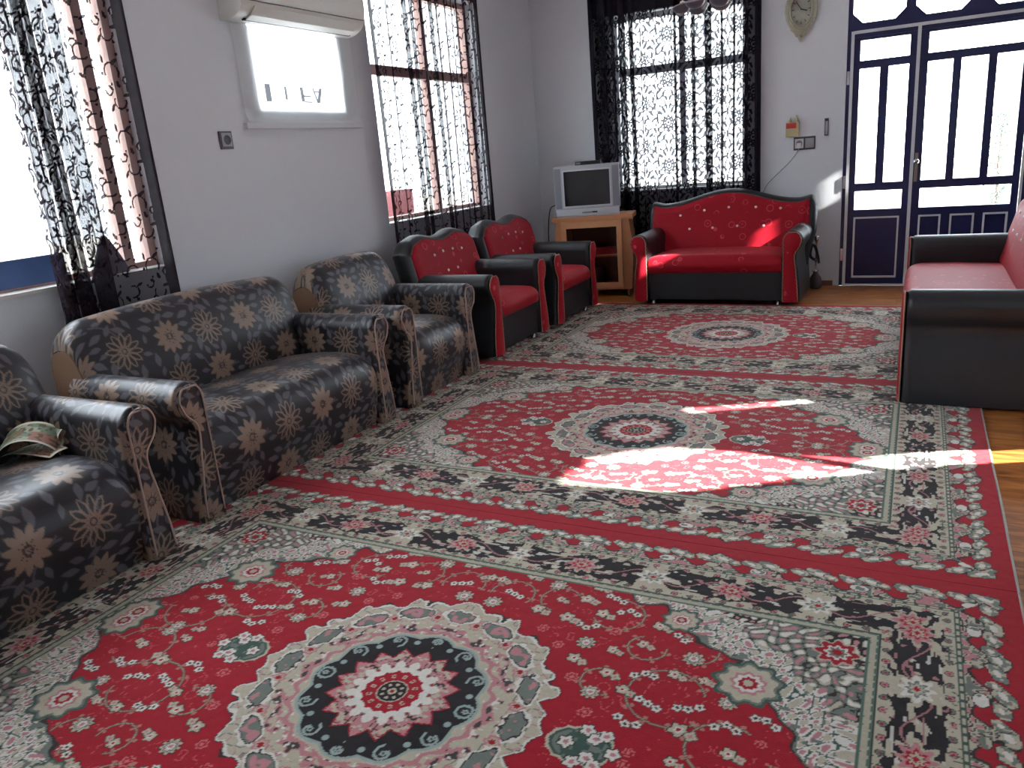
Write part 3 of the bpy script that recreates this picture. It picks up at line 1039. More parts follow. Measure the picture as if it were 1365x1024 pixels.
    put(med & (r > 0.36) & (np.abs(noise2(a * 30, b * 30, 51) - 0.5) < 0.03), C_GREY)
    put(med & (r > 0.36) & (np.abs(noise2(a * 24, b * 24, 52) - 0.5) < 0.02), C_PINK)
    for k in range(9):                                   # grey-green cartouches round the rim
        t0 = k * 2 * PI / 16
        cx, cy = 0.405 * math.cos(t0), 0.405 * math.sin(t0)
        dd = np.hypot(((a - cx) * math.cos(t0) + (b - cy) * math.sin(t0)) / 0.032, (-(a - cx) * math.sin(t0) + (b - cy) * math.cos(t0)) / 0.058)
        put(dd < 1.25 + 0.5 * (n_f - 0.5), C_WHITE)
        put(dd < 1.05 + 0.5 * (n_f - 0.5), C_DK)
        put(dd < 0.95 + 0.5 * (n_f - 0.5), C_GREY)
        put((dd < 0.9) & (n_f > 0.60), C_PINK)
        t1 = t0 + PI / 16
        flower(0.385 * math.cos(t1), 0.385 * math.sin(t1), 0.028, 6, [(1.0, C_PINK), (0.7, C_CREAM), (0.45, C_RED)])
    ring = (r > 0.285) & (r < 0.355 + 0.012 * np.cos(16 * th))
    put(ring & (n_f > 0.50), C_PINK)
    put(ring & (n_f > 0.70), C_DK * 1.6)
    put(ring & (n_g < 0.22), C_WHITE)
    put((np.abs(r - 0.300 - 0.010 * np.cos(24 * th)) < 0.009), C_PINK)
    rb = 0.255 + 0.022 * np.abs(np.cos(6 * th))
    put(r < rb + 0.018, C_CREAM)
    put(r < rb + 0.010, C_BLUE)
    put(r < rb, C_BLACK)
    for k in range(7):                                   # pale blue scrolls in the black ring
        t0 = k * 2 * PI / 12
        cx, cy = 0.252 * math.cos(t0), 0.252 * math.sin(t0)
        dd = np.hypot(a - cx, b - cy)
        sw = np.mod(np.arctan2(b - cy, a - cx) - t0 + 2.0, 2 * PI)
        put((np.abs(dd - 0.012 - 0.0035 * sw) < 0.0042) & (sw < 5.2), C_BLUE)
        flower(cx, cy, 0.012, 5, [(1.0, C_BLUE), (0.4, C_DK)])
        t1 = t0 + PI / 12
        put(np.hypot(a - 0.238 * math.cos(t1), b - 0.238 * math.sin(t1)) < 0.010, C_BLUE)
    zig = 0.178 + 0.020 * (2 * np.abs(np.mod(th * 16 / (2 * PI), 1) - 0.5) * 2 - 1)
    put(r < zig + 0.007, C_RED)
    put(r < zig, C_PINK)
    put((r < zig) & line_f, C_DK)
    put((r < zig) & (n_g > 0.66), C_CREAM)
    put(r < 0.132 + 0.010 * np.cos(16 * th), C_WHITE)
    put((np.abs(r - 0.118) < 0.007) & (np.cos(16 * th + PI) > 0.6), C_GREY)
    put((np.abs(r - 0.118) < 0.004) & (np.cos(16 * th + PI) > 0.85), C_RED)
    put(r < 0.090 + 0.004 * np.cos(16 * th), C_RED)
    put((np.abs(r - 0.068) < 0.008) & (np.cos(12 * th) > 0.55), C_CREAM)
    put((np.abs(r - 0.068) < 0.004) & (np.cos(12 * th) > 0.85), C_RED)
    put(r < 0.048, C_CREAM)
    put(r < 0.044, C_BLACK)
    put((np.abs(r - 0.030) < 0.006) & (np.cos(8 * th) > 0.3), C_CREAM)
    put(r < 0.014, C_CREAM)
    put(r < 0.008, C_RED)
    # ---- borders from the inside outwards
    put((e <= 0.420) & (e > 0.388), C_GREEN * 1.5)
    bead = np.abs(np.mod(s / 0.034, 1) - 0.5)
    put((np.abs(e - 0.404) < 0.011 * (1 - bead * 0.8)), C_CREAM * 0.9)
    put((e <= 0.390) & (e > 0.386), C_DK)
    put((e <= 0.386) & (e > 0.175), C_CREAM)
    cb = ((e <= 0.386) & (e > 0.345)) | ((e <= 0.228) & (e > 0.185))
    for k in range(60):
        sc = 0.03 + k * 0.055
        for ec in (0.367, 0.206):
            d2 = np.hypot(s - sc, e - ec)
            put(d2 < 0.0125, C_DK * 1.4)
            put(d2 < 0.010, C_PINK if k % 2 else C_GREY)
            put(d2 < 0.004, C_RED)
    put(cb & line_f & (n_m > 0.45), C_GREEN)
    # black guard with leafy edges
    P = 0.555
    ph = np.mod(s + 0.02, P) / P
    edge = 0.006 * np.sin(s * 95) + 0.014 * (n_m - 0.5)
    blk = (e < 0.358 + edge) & (e > 0.216 - edge)
    put(blk & (np.abs(ph - 0.5) < 0.43), C_BLACK)
    inb = blk
    na = np.where(onx, noise2(e * 60, s * 24, 12), noise2(s * 24, e * 60, 12))
    nb = np.where(onx, noise2(e * 70, s * 30, 13), noise2(s * 30, e * 70, 13))
    vine = np.abs(e - 0.287 - 0.036 * np.sin(s * 2 * PI / (P / 2)))
    put(inb & (na > 0.80), C_CREAM)
    put(inb & (nb > 0.84), C_WHITE * 0.85)
    put(inb & (nb < 0.10), C_PINK * 0.8)
    put(inb & (np.abs(e - 0.287) > 0.048) & (na > 0.64), C_CREAM)
    put(inb & (vine < 0.0035), C_PINK * 0.75)
    for k in range(8):
        sc = -0.02 + k * P / 2
        col = C_PINK if k % 2 else C_WHITE
        d2 = np.hypot((s - sc) / 1.25, e - 0.287)
        t2 = np.arctan2(e - 0.287, s - sc)
        kk = d2 / (0.047 * (0.8 + 0.2 * np.cos(8 * t2)))
        bandm = (e < 0.39) & (e > 0.18)
        put(bandm & (kk < 1.35) & (n_f > 0.35), C_CREAM)
        put(bandm & (kk < 1.05), col)
        put(bandm & (kk < 0.66), C_RED if k % 2 else C_GREY)
        put(bandm & (kk < 0.45), C_CREAM)
        put(bandm & (kk < 0.22), C_RED)
    # outer line and flowering red edge
    put((e <= 0.187) & (e > 0.172), C_GREEN)
    put((np.abs(e - 0.1795) < 0.0045) & (bead > 0.18), C_CREAM)
    sc = np.mod(s, 0.165) / 0.165
    scal = 0.128 + 0.030 * np.cos(2 * PI * sc) + 0.022 * (n_m - 0.5)
    oe = (e <= 0.172) & (e > scal)
    put(oe, C_CREAM)
    put(oe & (n_f > 0.60), C_PINK)
    put(oe & (n_f < 0.30), C_GREY)
    put(oe & line_f, C_DK)
    put((np.abs(e - scal) < 0.004) & (e < 0.172), C_DK)
    for k in range(24):
        s0 = 0.0 + k * 0.165
        d2 = np.hypot((s - s0 - 0.05) / 0.030, (e - 0.135) / 0.020)
        put(d2 < 1.08 * (1 if k % 2 else 0.8), C_DK)
        put(d2 < 0.95 * (1 if k % 2 else 0.78), C_WHITE if k % 2 else C_CREAM)
        put((d2 < 0.8) & (n_f > 0.62), C_GREY)
        for (ds, ec, rr2, el) in ((0.085, 0.082, 0.030, 1.6), (0.020, 0.090, 0.026, 1.5), (0.125, 0.098, 0.022, 1.0)):
            tt = np.hypot((s - s0 - ds) / el, (e - ec) * 1.15 - (s - s0 - ds) * 0.3)
            lob = rr2 * (0.72 + 0.5 * n_f)
            put((tt < lob * 1.12) & (e < 0.172), C_DK)
            put((tt < lob) & (e < 0.172), C_GREY * 1.15)
            put((tt < lob) & (n_g > 0.52) & (e < 0.172), C_CREAM)
            put((tt < lob * 0.4) & (e < 0.172), C_WHITE)
    C *= (0.93 + 0.14 * noise2(a * 130, b * 130, 20))[..., None]
    return C

RSTEP = 0.0041
hx_n, hy_n = int(RHX / RSTEP), int(RHY / RSTEP)
qa, qb = np.linspace(0, RHX, hx_n + 1), np.linspace(0, RHY, hy_n + 1)
A, B = np.meshgrid(qa, qb, indexing='ij')
Q = rug_colours(A, B)
Q = np.concatenate([Q[:0:-1], Q], 0)
Q = np.concatenate([Q[:, :0:-1], Q], 1)
gx, gy = np.r_[-qa[:0:-1], qa], np.r_[-qb[:0:-1], qb]
GX, GY = np.meshgrid(gx, gy, indexing='ij')
pile = 0.011 + 0.0012 * noise2(GX * 3, GY * 3, 31) + 0.0010 * noise2(GX * 40, GY * 40, 32)
V = np.stack([GX, GY, pile], -1)
rug_me = np_mesh('pile', V, grid_faces(len(gx), len(gy)), True, Q)
RUGM = attr_mat('rug_wool', rough=0.92, sheen=0.15, spec=0.15, bump=0.5, bscale=330, noise=0.18)
rug_me.materials.append(RUGM)
BIND = mat('grey_selvedge', srgb(176, 170, 164), 0.9, noise=0.2, nscale=60)
bind_me = {}
def binding(sx):
    ys = np.linspace(-RHY, RHY, 90)
    pts = np.stack([np.full_like(ys, sx * (RHX + 0.004)) + 0.006 * sx * (noise2(ys * 2.2, ys * 0, 5) - 0.3), ys, np.full_like(ys, 0.0065)], -1)
    return tube_mesh('selvedge', pts, 0.0062, 7)
def end_edge(sy):
    xs = np.linspace(-RHX, RHX, 60)
    return tube_mesh('end_edge', np.stack([xs, np.full_like(xs, sy * (RHY - 0.003)), np.full_like(xs, 0.0062)], -1), 0.0058, 6)
bl, br, ef, eb = binding(-1), binding(1), end_edge(-1), end_edge(1)
RIMRED = mat('rug_rim_red', srgb(150, 16, 34), 0.9, noise=0.2, nscale=80)
for (cy, lab, dz) in ((1.528, 'red Persian rug in front of the flowered armchair with the banknotes', 0.0), (3.840, 'middle red Persian rug crossed by a band of sunlight', 0.0), (6.153, 'red Persian rug in front of the red loveseat and door', 0.0)):
    t = thing('persian_rug', lab, 'rug', (-1.305, cy, 0.0005), 0.0, 'three matching red medallion rugs')
    obj('pile', rug_me, RUGM, t)
    obj('selvedge', bl, BIND, t)
    obj('selvedge', br, BIND, t)
    obj('end_edge', ef, RIMRED, t)
    obj('end_edge', eb, RIMRED, t)

# ------------------------------------------------------------------ flowered upholstery
K_BASE, K_TAN, K_LEAF = np.array(srgb(29, 27, 34)), np.array(srgb(142, 120, 104)), np.array(srgb(94, 93, 100))
def fabric(u, v):
    """Dark cloth with pointed tan flowers (solid and outlined), grey leaves and stems."""
    u, v = u / 1.17, v / 1.17
    Tu, Tv = 0.44, 0.40
    x0, y0 = np.mod(u, Tu), np.mod(v, Tv)
    C = np.empty(u.shape + (3,))
    C[:] = K_BASE
    def mix(w, col):
        C[:] = C * (1 - w[..., None]) + col * w[..., None]
    def rel(cx, cy):
        dx = np.mod(x0 - cx + Tu / 2, Tu) - Tu / 2
        dy = np.mod(y0 - cy + Tv / 2, Tv) - Tv / 2
        return dx, dy
    fl = [(0.09, 0.09, 0), (0.31, 0.29, 0), (0.30, 0.085, 1), (0.085, 0.285, 1)]
    for (cx, cy, rr, t0, t1) in ((0.20, 0.12, 0.10, -0.5, 1.6), (0.20, 0.30, 0.09, 2.2, 4.6), (0.40, 0.19, 0.09, 1.4, 3.9), (0.0, 0.19, 0.08, -1.3, 0.9), (0.33, 0.38, 0.11, 3.4, 5.4)):
        dx, dy = rel(cx, cy)
        t = np.mod(np.arctan2(dy, dx) - t0, 2 * PI)
        mix((1 - sstep(0.0022, 0.0055, np.abs(np.hypot(dx, dy) - rr))) * (t < t1 - t0), K_LEAF * 0.8)
    rnd = random.Random(5)
    leaves, tries = [], 0
    while len(leaves) < 27 and tries < 5000:
        tries += 1
        cx, cy = rnd.uniform(0, Tu), rnd.uniform(0, Tv)
        def dist(px, py):
            return math.hypot((cx - px + Tu / 2) % Tu - Tu / 2, (cy - py + Tv / 2) % Tv - Tv / 2)
        if all(dist(f[0], f[1]) > 0.092 for f in fl) and all(dist(l[0], l[1]) > 0.042 for l in leaves):
            leaves.append((cx, cy, rnd.uniform(0, 2 * PI), rnd.uniform(0.021, 0.036)))
    for (cx, cy, an, Ln) in leaves:
        dx, dy = rel(cx, cy)
        c, s = math.cos(an), math.sin(an)
        p, q = (dx * c + dy * s) / Ln, (-dx * s + dy * c)
        w = 0.011 * (Ln / 0.026) * np.clip(1 - np.abs(p) ** 1.7, 0, 1) * (1 + 0.3 * p)
        mix((1 - sstep(-0.002, 0.002, np.abs(q) - w)) * (np.abs(p) < 1), K_LEAF)
    for (cx, cy, kind) in fl:
        dx, dy = rel(cx, cy)
        r = np.hypot(dx, dy)
        th = np.arctan2(dy, dx) + 0.2 * kind
        if kind == 0:
            n = 11
            R = 0.078
            ph = np.abs(np.mod(th * n / (2 * PI), 1) - 0.5) * 2            # 1 at petal middle
            edge = R * (0.60 + 0.40 * ph ** 0.8)
            mix(1 - sstep(-0.003, 0.003, r - edge), K_TAN)
            star = (r < R * 0.42) & (ph < 0.36 * (1 - r / (R * 0.5)))
            mix(star * 0.9, K_BASE)
            mix((np.abs(r - R * 0.17) < 0.0035) * 0.8, K_BASE)
        else:
            n, R = 12, 0.082
            kf = np.round(th * n / (2 * PI))
            ta = kf * 2 * PI / n
            p, q = dx * np.cos(ta - 0.2) + dy * np.sin(ta - 0.2), -dx * np.sin(ta - 0.2) + dy * np.cos(ta - 0.2)
            sgn = np.clip((p - 0.2 * R) / (0.8 * R), 0, 1)
            w = 0.135 * R * np.sin(PI * np.clip(sgn, 0, 1) ** 1.15)
            d = np.abs(np.abs(q) - w)
            mix((1 - sstep(0.0016, 0.0042, d)) * (p > 0.2 * R) * (p < R * 1.0), K_TAN)
            mix(1 - sstep(-0.002, 0.002, np.abs(r - R * 0.2) - 0.003), K_TAN)
            mix(1 - sstep(-0.002, 0.002, r - R * 0.10), K_TAN)
    return C
FAB = attr_mat('flowered_jacquard', rough=0.36, sheen=0.05, spec=0.5, bump=0.12, bscale=500, noise=0.15)
FRES = 0.0052

# ---- rolled arm cross-section, x measured outwards from the inner face
def arm_sides(zb, zt, r=0.085, neck=0.098, foot=0.145):
    zc = zt - r
    zs = np.r_[np.linspace(zb, zc - 0.06, 46), zc - 0.06 + np.linspace(0, 1, 14)[1:] * 0.06, zc + r * np.sin(np.linspace(0, PI / 2, 22))[1:]]
    xl = np.where(zs <= zc, 0.0, r - np.sqrt(np.maximum(r * r - (zs - zc) ** 2, 0)))
    zk = [zb, zb + 0.12, zb + (zc - zb) * 0.50, zc - 0.13, zc - 0.055, zc]
    xk = [foot, foot - 0.008, neck + 0.016, neck, r + math.sqrt(r * r - 0.055 ** 2), 2 * r]
    zf = np.linspace(zb, zc, 200)
    # smooth cubic through knots
    cu = smooth_curve(np.stack([zk, xk], -1), 30)
    o = np.argsort(cu[:, 0])
    xr = np.where(zs <= zc, np.interp(zs, cu[o, 0], cu[o, 1]), r + np.sqrt(np.maximum(r * r - (zs - zc) ** 2, 0)))
    return zs, xl, xr

def arm_loop(zs, xl, xr):
    """outline from inner bottom, over the roll, to outer bottom"""
    L = np.stack([xl, zs], -1)
    R = np.stack([xr, zs], -1)[::-1]
    return np.vstack([L, R[1:]])

def sweep_arm(sgn, length, zs, xl, xr, fab, uoff, res, cap=True, y0=0.0):
    loop, s = resample(arm_loop(zs, xl, xr), res)
    n = max(2, int(length / res) + 1)
    ys = np.linspace(y0, y0 + length, n)
    S, Yg = np.meshgrid(s, ys, indexing='ij')
    V = np.stack([sgn * np.repeat(loop[:, 0:1], n, 1), Yg, np.repeat(loop[:, 1:2], n, 1)], -1)
    # soften the front rim
    rim = 0.012 * np.clip(1 - (Yg - y0) / 0.02, 0, 1) ** 2
    ctr = np.array([0.075, 0.0])
    V[..., 0] -= sgn * rim * np.sign(np.repeat(loop[:, 0:1], n, 1) - 0.075)
    V[..., 2] -= rim * (V[..., 2] > 0.5)
    F = [grid_faces(len(loop), n, 0, False, sgn > 0)]
    Vs = [V.reshape(-1, 3)]
    UV = [np.stack([S + uoff, Yg + 0.13], -1).reshape(-1, 2)]
    base = len(loop) * n
    if cap:
        zc_ = resample(np.stack([zs, xl, xr], -1)[:, [0, 1, 2]], res * 0.8)[0]
        mcol = max(6, int(0.15 / res))
        t = np.linspace(0, 1, mcol)
        Z = np.repeat(zc_[:, 0:1], mcol, 1)
        xlo, xro = zc_[:, 1:2] + 0.010, zc_[:, 2:3] - 0.010
        xro = np.maximum(xro, xlo + 1e-4)
        X = xlo + (xro - xlo) * t[None, :]
        top = zs[-1]
        Z = Z - 0.011 * sstep(top - 0.06, top, Z)
        for yend, bulge, fl in ((y0, -0.012, False), (y0 + length, 0.0, True)):
            Yc = yend + bulge * np.sin(PI * t)[None, :] ** 0.5 * np.ones_like(X)
            Vs.append(np.stack([sgn * X, Yc, Z], -1).reshape(-1, 3))
            F.append(grid_faces(X.shape[0], mcol, base, False, (sgn < 0) ^ fl))
            UV.append(np.stack([X * 1.0 + uoff + 0.2, Z + 0.07], -1).reshape(-1, 2))
            base += X.size
    V = np.vstack(Vs)
    F = np.vstack(F)
    UV = np.vstack(UV)
    return V, F, UV

def cord_path(sgn, zs, xl, xr, inset, y, zlow):
    P = np.vstack([np.stack([xl + inset, zs], -1), np.stack([np.maximum(xr - inset, xl + inset), zs], -1)[::-1]])
    top = zs[-1] - inset
    P[:, 1] = np.minimum(P[:, 1], top)
    k = P[:, 1] >= zlow
    P = resample(P[k], 0.012)[0]
    return np.stack([sgn * P[:, 0], np.full(len(P), y), P[:, 1]], -1)

def profile_sheet(profile, x0, x1, res, crown=None):
    P, s = resample(smooth_curve(profile, 14), res)
    n = int((x1 - x0) / res) + 1
    xs = np.linspace(x0, x1, n)
    S, X = np.meshgrid(s, xs, indexing='ij')
    Y = np.repeat(P[:, 0:1], n, 1)
    Z = np.repeat(P[:, 1:2], n, 1)
    if crown is not None:
        Y, Z = crown(X, Y, Z)
    return np.stack([X, Y, Z], -1), S, X

_arm_cache = {}
def flowered_sofa(name, label, cat, loc, rz, W, uo, group=None):
    root = thing(name, label, cat, loc, rz, group)
    zb = 0.0148
    zs, xl, xr = arm_sides(zb, 0.672)
    ai = W / 2 - 0.145                                     # inner face of the arms
    for sgn in (-1, 1):
        if sgn not in _arm_cache:
            V, F, UV = sweep_arm(sgn, 0.72, zs, xl, xr, None, 0.11 if sgn > 0 else 0.31, FRES)
            cord = cord_path(sgn, zs, xl, xr, 0.022, -0.010, 0.03)
            _arm_cache[sgn] = (np_mesh('arm', V, F, True, fabric(UV[:, 0], UV[:, 1])), tube_mesh('piping', cord, 0.0046, 7))
        me, cme = _arm_cache[sgn]
        a = obj('arm', me, FAB, root)
        a.location = (sgn * ai, 0, 0)
        obj('piping', cme, CORD, a)
    # seat: one padded block rolling over its front edge down to the floor
    def crown(X, Y, Z):
        k = np.clip(1 - np.abs(X / (ai + 0.01)) ** 5, 0, 1)
        w = sstep(0.15, 0.5, Z)
        return Y - 0.030 * k * np.exp(-((Z - 0.30) / 0.16) ** 2), Z + (0.040 * k - 0.012) * w
    V, S, X = profile_sheet([(0.055, zb), (0.035, 0.10), (0.015, 0.22), (0.012, 0.33), (0.045, 0.415), (0.13, 0.452), (0.30, 0.462), (0.48, 0.446), (0.66, 0.42)], -ai - 0.004, ai + 0.004, FRES, crown)
    obj('seat', np_mesh('seat', V, grid_faces(V.shape[0], V.shape[1], flip=True), True, fabric(X + uo, S + 0.05)), FAB, root)
    # backrest
    bw = W / 2 - 0.02
    zt = 0.94
    rc = 0.13
    def bcrown(X, Y, Z):
        ed = np.clip(np.abs(X) - (bw - rc), 0, rc)
        top = zt - (rc - np.sqrt(np.maximum(rc * rc - ed * ed, 0))) * 0.9 - 0.03 * (X / bw) ** 2
        z0 = 0.36
        k = np.where(Z > z0, (Z - z0) / (zt - z0), 0)
        Z2 = np.where(Z > z0, z0 + k * (top - z0), Z)
        puff = 0.030 * np.clip(1 - (X / bw) ** 4, 0, 1) * np.exp(-((Z - 0.68) / 0.2) ** 2)
        return Y - puff * (Y < 0.75), Z2
    prof = [(0.56, 0.36), (0.575, 0.46), (0.605, 0.60), (0.645, 0.75), (0.685, 0.875), (0.735, 0.932), (0.80, 0.935), (0.85, 0.895), (0.872, 0.80), (0.872, 0.55), (0.865, 0.30), (0.86, 0.03)]
    V, S, X = profile_sheet(prof, -bw, bw, FRES * 1.1, bcrown)
    obj('backrest', np_mesh('backrest', V, grid_faces(V.shape[0], V.shape[1], flip=True), True, fabric(X + uo + 0.1, S + 0.17)), FAB, root)
    for col, sx in ((V[:, 0], -1), (V[:, -1], 1)):
        bm = bmesh.new()
        inner = [(p[1], p[2]) for p in col]
        ctr = np.mean(inner, 0)
        add_prism(bm, [(ctr[0] + (q[0] - ctr[0]) * 0.97, ctr[1] + (q[1] - ctr[1]) * 0.985) for q in inner[::4]], sx * (bw - 0.02), sx * (bw + 0.004), 'x')
        bm_obj('side_panel', bm, TAN, root)
    # plinth under the seat
    box('plinth', (-ai + 0.004, 0.09, zb), (ai - 0.004, 0.86, 0.34), LEATHER, root)
    return root

FX = -2.81
flowered_sofa('armchair', 'dark flowered armchair with banknotes lying on its seat', 'armchair', (-2.735, 1.53, 0), PI / 2, 0.905, 0.0)
flowered_sofa('loveseat', 'dark flowered two-seat sofa under the bunched lace curtain', 'sofa', (FX, 2.945, 0), PI / 2, 1.535, 0.26)
flowered_sofa('armchair', 'dark flowered armchair between the flowered sofa and a red armchair', 'armchair', (FX + 0.005, 4.315, 0), PI / 2, 0.905, 0.17)

# ------------------------------------------------------------------ red and black suite
CRYSTAL = mat('crystal_button', srgb(240, 225, 225), 0.12, spec=0.9, coat=1.0)
def pillow_slab(name, hw, ztop, z0, lean, y0, Tf, Tb, rb, material, parent, n=(90, 60), side=None):
    """Backrest slab: outline hw/ztop, padded front and back that close round the rim."""
    def cosp(k):
        t = np.linspace(0, 1, k)
        return 0.5 * t + 0.5 * (0.5 - 0.5 * np.cos(PI * t))
    U = cosp(n[0]) * 2 - 1
    Vv = cosp(n[1])
    Ug, Vg = np.meshgrid(U, Vv, indexing='ij')
    zt = ztop(Ug)
    Z = z0 + Vg * (zt - z0)
    wide = hw * (1 if side is None else side(Z))
    X = Ug * wide
    d = np.minimum(np.minimum(wide - np.abs(X), zt - Z), (Z - z0) + rb * 0.3)
    k = np.sqrt(np.maximum(1 - (1 - np.clip(d / rb, 0, 1)) ** 2, 0))
    yc = y0 + lean * (Z - z0)
    F1 = np.stack([X, yc - Tf * k, Z], -1).reshape(-1, 3)
    F2 = np.stack([X, yc + Tb * k, Z], -1).reshape(-1, 3)
    F = np.vstack([grid_faces(*n, 0, False, False), grid_faces(*n, len(F1), False, True)])
    o = obj(name, np_mesh(name, np.vstack([F1, F2]), F), material, parent)
    return o, (lambda x, z: y0 + lean * (z - z0))

def red_suite(name, label, cat, loc, rz, W, D, ztop_b, ztop_r, buttons, seatz=0.47, group=None, cushions=1, zarm=0.675, foot=0.17, zb=0.055, neck=0.122):
    root = thing(name, label, cat, loc, rz, group)
    zs, xl, xr = arm_sides(zb, zarm, r=0.090, neck=neck, foot=foot)
    ai = W / 2 - foot
    for sgn in (-1, 1):
        V, F, UV = sweep_arm(sgn, D - 0.13, zs, xl, xr, None, 0, 0.016)
        a = obj('arm', np_mesh('arm', V, F), LEATHER, root)
        a.location = (sgn * ai, 0, 0)
        # red facing on the arm front, edged with cord
        ins = 0.016
        t = np.linspace(0, 1, 14)
        X = (xl + ins)[:, None] + (np.maximum(xr - ins, xl + ins + 1e-4) - xl - ins)[:, None] * t[None, :]
        Z = np.repeat(np.minimum(zs, zs[-1] - ins)[:, None], 14, 1)
        Y = -0.014 - 0.016 * np.sin(PI * t)[None, :] ** 0.6 * np.ones_like(X)
        obj('arm_front', np_mesh('arm_front', np.stack([sgn * X, Y, Z], -1), grid_faces(len(zs), 14, 0, False, sgn < 0)), RED, a)
        cp = cord_path(sgn, zs, xl, xr, 0.014, -0.016, zb)
        wob = 0.0025 * np.sin(np.arange(len(cp)) * 2.1)
        cp[:, 0] += wob
        obj('cord_trim', tube_mesh('cord_trim', cp, 0.0042, 6), GOLDCORD, a)
    # base
    box('base', (-ai - 0.01, 0.015, zb + 0.01), (ai + 0.01, D - 0.05, 0.325), LEATHER, root, 0.008)
    for sx in (-1, 1):
        for yy in (0.05, D - 0.10):
            lg = obj('leg', lathe_mesh('leg', [(0.0, 0.0), (0.020, 0.0), (0.022, 0.006), (0.016, 0.012), (0.019, 0.072), (0.0, 0.072)], 12), CHROME, root)
            lg.location = (sx * (ai - 0.03), yy, 0.0148)
    # seat cushions
    w = 2 * ai / cushions
    for i in range(cushions):
        x0, x1 = -ai + i * w + 0.003, -ai + (i + 1) * w - 0.003
        cx, hwc = (x0 + x1) / 2, (x1 - x0) / 2
        def crown(X, Y, Z):
            k = np.clip(1 - np.abs((X - cx) / hwc) ** 6, 0, 1)
            up = sstep(0.33, seatz, Z)
            return Y - 0.02 * k * np.exp(-((Z - 0.40) / 0.05) ** 2), Z + (0.030 * k - 0.022) * up
        V, S, X = profile_sheet([(0.05, 0.318), (0.0, 0.322), (-0.016, 0.36), (-0.014, 0.41), (0.02, seatz - 0.012), (0.10, seatz), (0.35, seatz), (D - 0.22, seatz - 0.012)], x0, x1, 0.018, crown)
        F = grid_faces(V.shape[0], V.shape[1], flip=True)
        so = obj('seat_cushion', np_mesh('seat_cushion', V, F), RED, root)
    # backrest: black padded frame with red inset
    bw = W / 2 + 0.035
    side = lambda z: 1 + 0.02 * np.sin((z - 0.3) * 4.5) - 0.05 * sstep(0.62, 0.40, z)
    fr, yf = pillow_slab('back_frame', bw, ztop_b, 0.30, 0.26, D - 0.27, 0.065, 0.10, 0.055, LEATHER, root, (100, 60), side)
    ci, yf2 = pillow_slab('back_cushion', bw - 0.055, ztop_r, 0.43, 0.26, D - 0.27 + 0.26 * 0.13 - 0.05, 0.045, 0.02, 0.07, RED, root, (100, 60), side)
    # cord along the top edge of the red inset
    us = np.linspace(-0.985, 0.985, 120)
    tz = ztop_r(us) - 0.004
    P = np.stack([us * (bw - 0.055) * side(tz), yf2(us, tz) - 0.02, tz], -1)
    obj('cord_trim', tube_mesh('cord_trim', P, 0.0045, 6), mat('dark_cord', srgb(92, 80, 78), 0.7), root)
    bme = lathe_mesh('button', [(0.0, 0.0), (0.0135, 0.0), (0.0135, 0.005), (0.007, 0.013), (0.0, 0.014)], 8)
    for (bx, bz) in buttons:
        b = obj('button', bme, CRYSTAL, ci)
        b.rotation_euler = (PI / 2 + 0.25, 0, 0)
        b.location = (bx, yf2(bx, bz) - 0.041, bz)
    return root

def chair_top(U):
    ax = np.abs(U)
    return 0.934 + 0.038 * np.exp(-((ax - 0.46) / 0.25) ** 2) - 0.085 * sstep(0.74, 1.0, ax)
def chair_red(U):
    return chair_top(U * 0.92) - 0.030 + 0.0 * U
def sofa_top(U):
    ax = np.abs(U)
    return 0.915 + 0.118 * (0.5 + 0.5 * np.cos(PI * np.clip(ax / 0.80, 0, 1))) + 0.022 * np.exp(-((ax - 0.93) / 0.07) ** 2) - 0.075 * sstep(0.94, 1.0, ax) ** 2
def sofa_red(U):
    return sofa_top(U * 0.95) - 0.032
def long_top(U):
    ax = np.abs(U)
    return 0.905 + 0.10 * (0.5 + 0.5 * np.cos(PI * np.clip(ax / 0.85, 0, 1))) + 0.035 * np.exp(-((ax - 0.93) / 0.06) ** 2)
def long_red(U):
    return long_top(U * 0.97) - 0.032
cb = [(-0.21, 0.80), (-0.07, 0.815), (0.08, 0.815), (0.22, 0.80), (-0.08, 0.66), (0.07, 0.66)]
red_suite('armchair', 'red armchair with black arms next to the flowered armchair', 'armchair', (-2.80, 5.49, 0), PI / 2, 1.01, 0.86, chair_top, chair_red, cb, group='red and black armchairs', foot=0.172)
red_suite('armchair', 'red armchair with black arms beside the television stand', 'armchair', (-2.775, 6.62, 0), PI / 2, 1.01, 0.86, chair_top, chair_red, cb, group='red and black armchairs', foot=0.172)
sb = [(-0.47, 0.80), (-0.23, 0.84), (0.01, 0.86), (0.27, 0.85), (0.50, 0.83), (-0.37, 0.665), (-0.14, 0.67), (0.10, 0.68), (0.35, 0.675)]
red_suite('loveseat', 'red two-seat sofa with camel back standing against the back wall window', 'sofa', (-1.665, 7.25, 0), 0.0, 1.55, 0.90, sofa_top, sofa_red, sb, seatz=0.485, foot=0.16, zarm=0.69)
lb = [(x, z) for x in (-0.95, -0.68, -0.4, -0.13, 0.13, 0.4, 0.68, 0.95) for z in (0.82, 0.69)]
red_suite('sofa', 'long red sofa with plain black leather arms along the right wall', 'sofa', (-0.015, 5.86, 0), -PI / 2, 2.52, 0.92, long_top, long_red, lb, seatz=0.46, cushions=1, foot=0.16, zarm=0.645, zb=0.018)

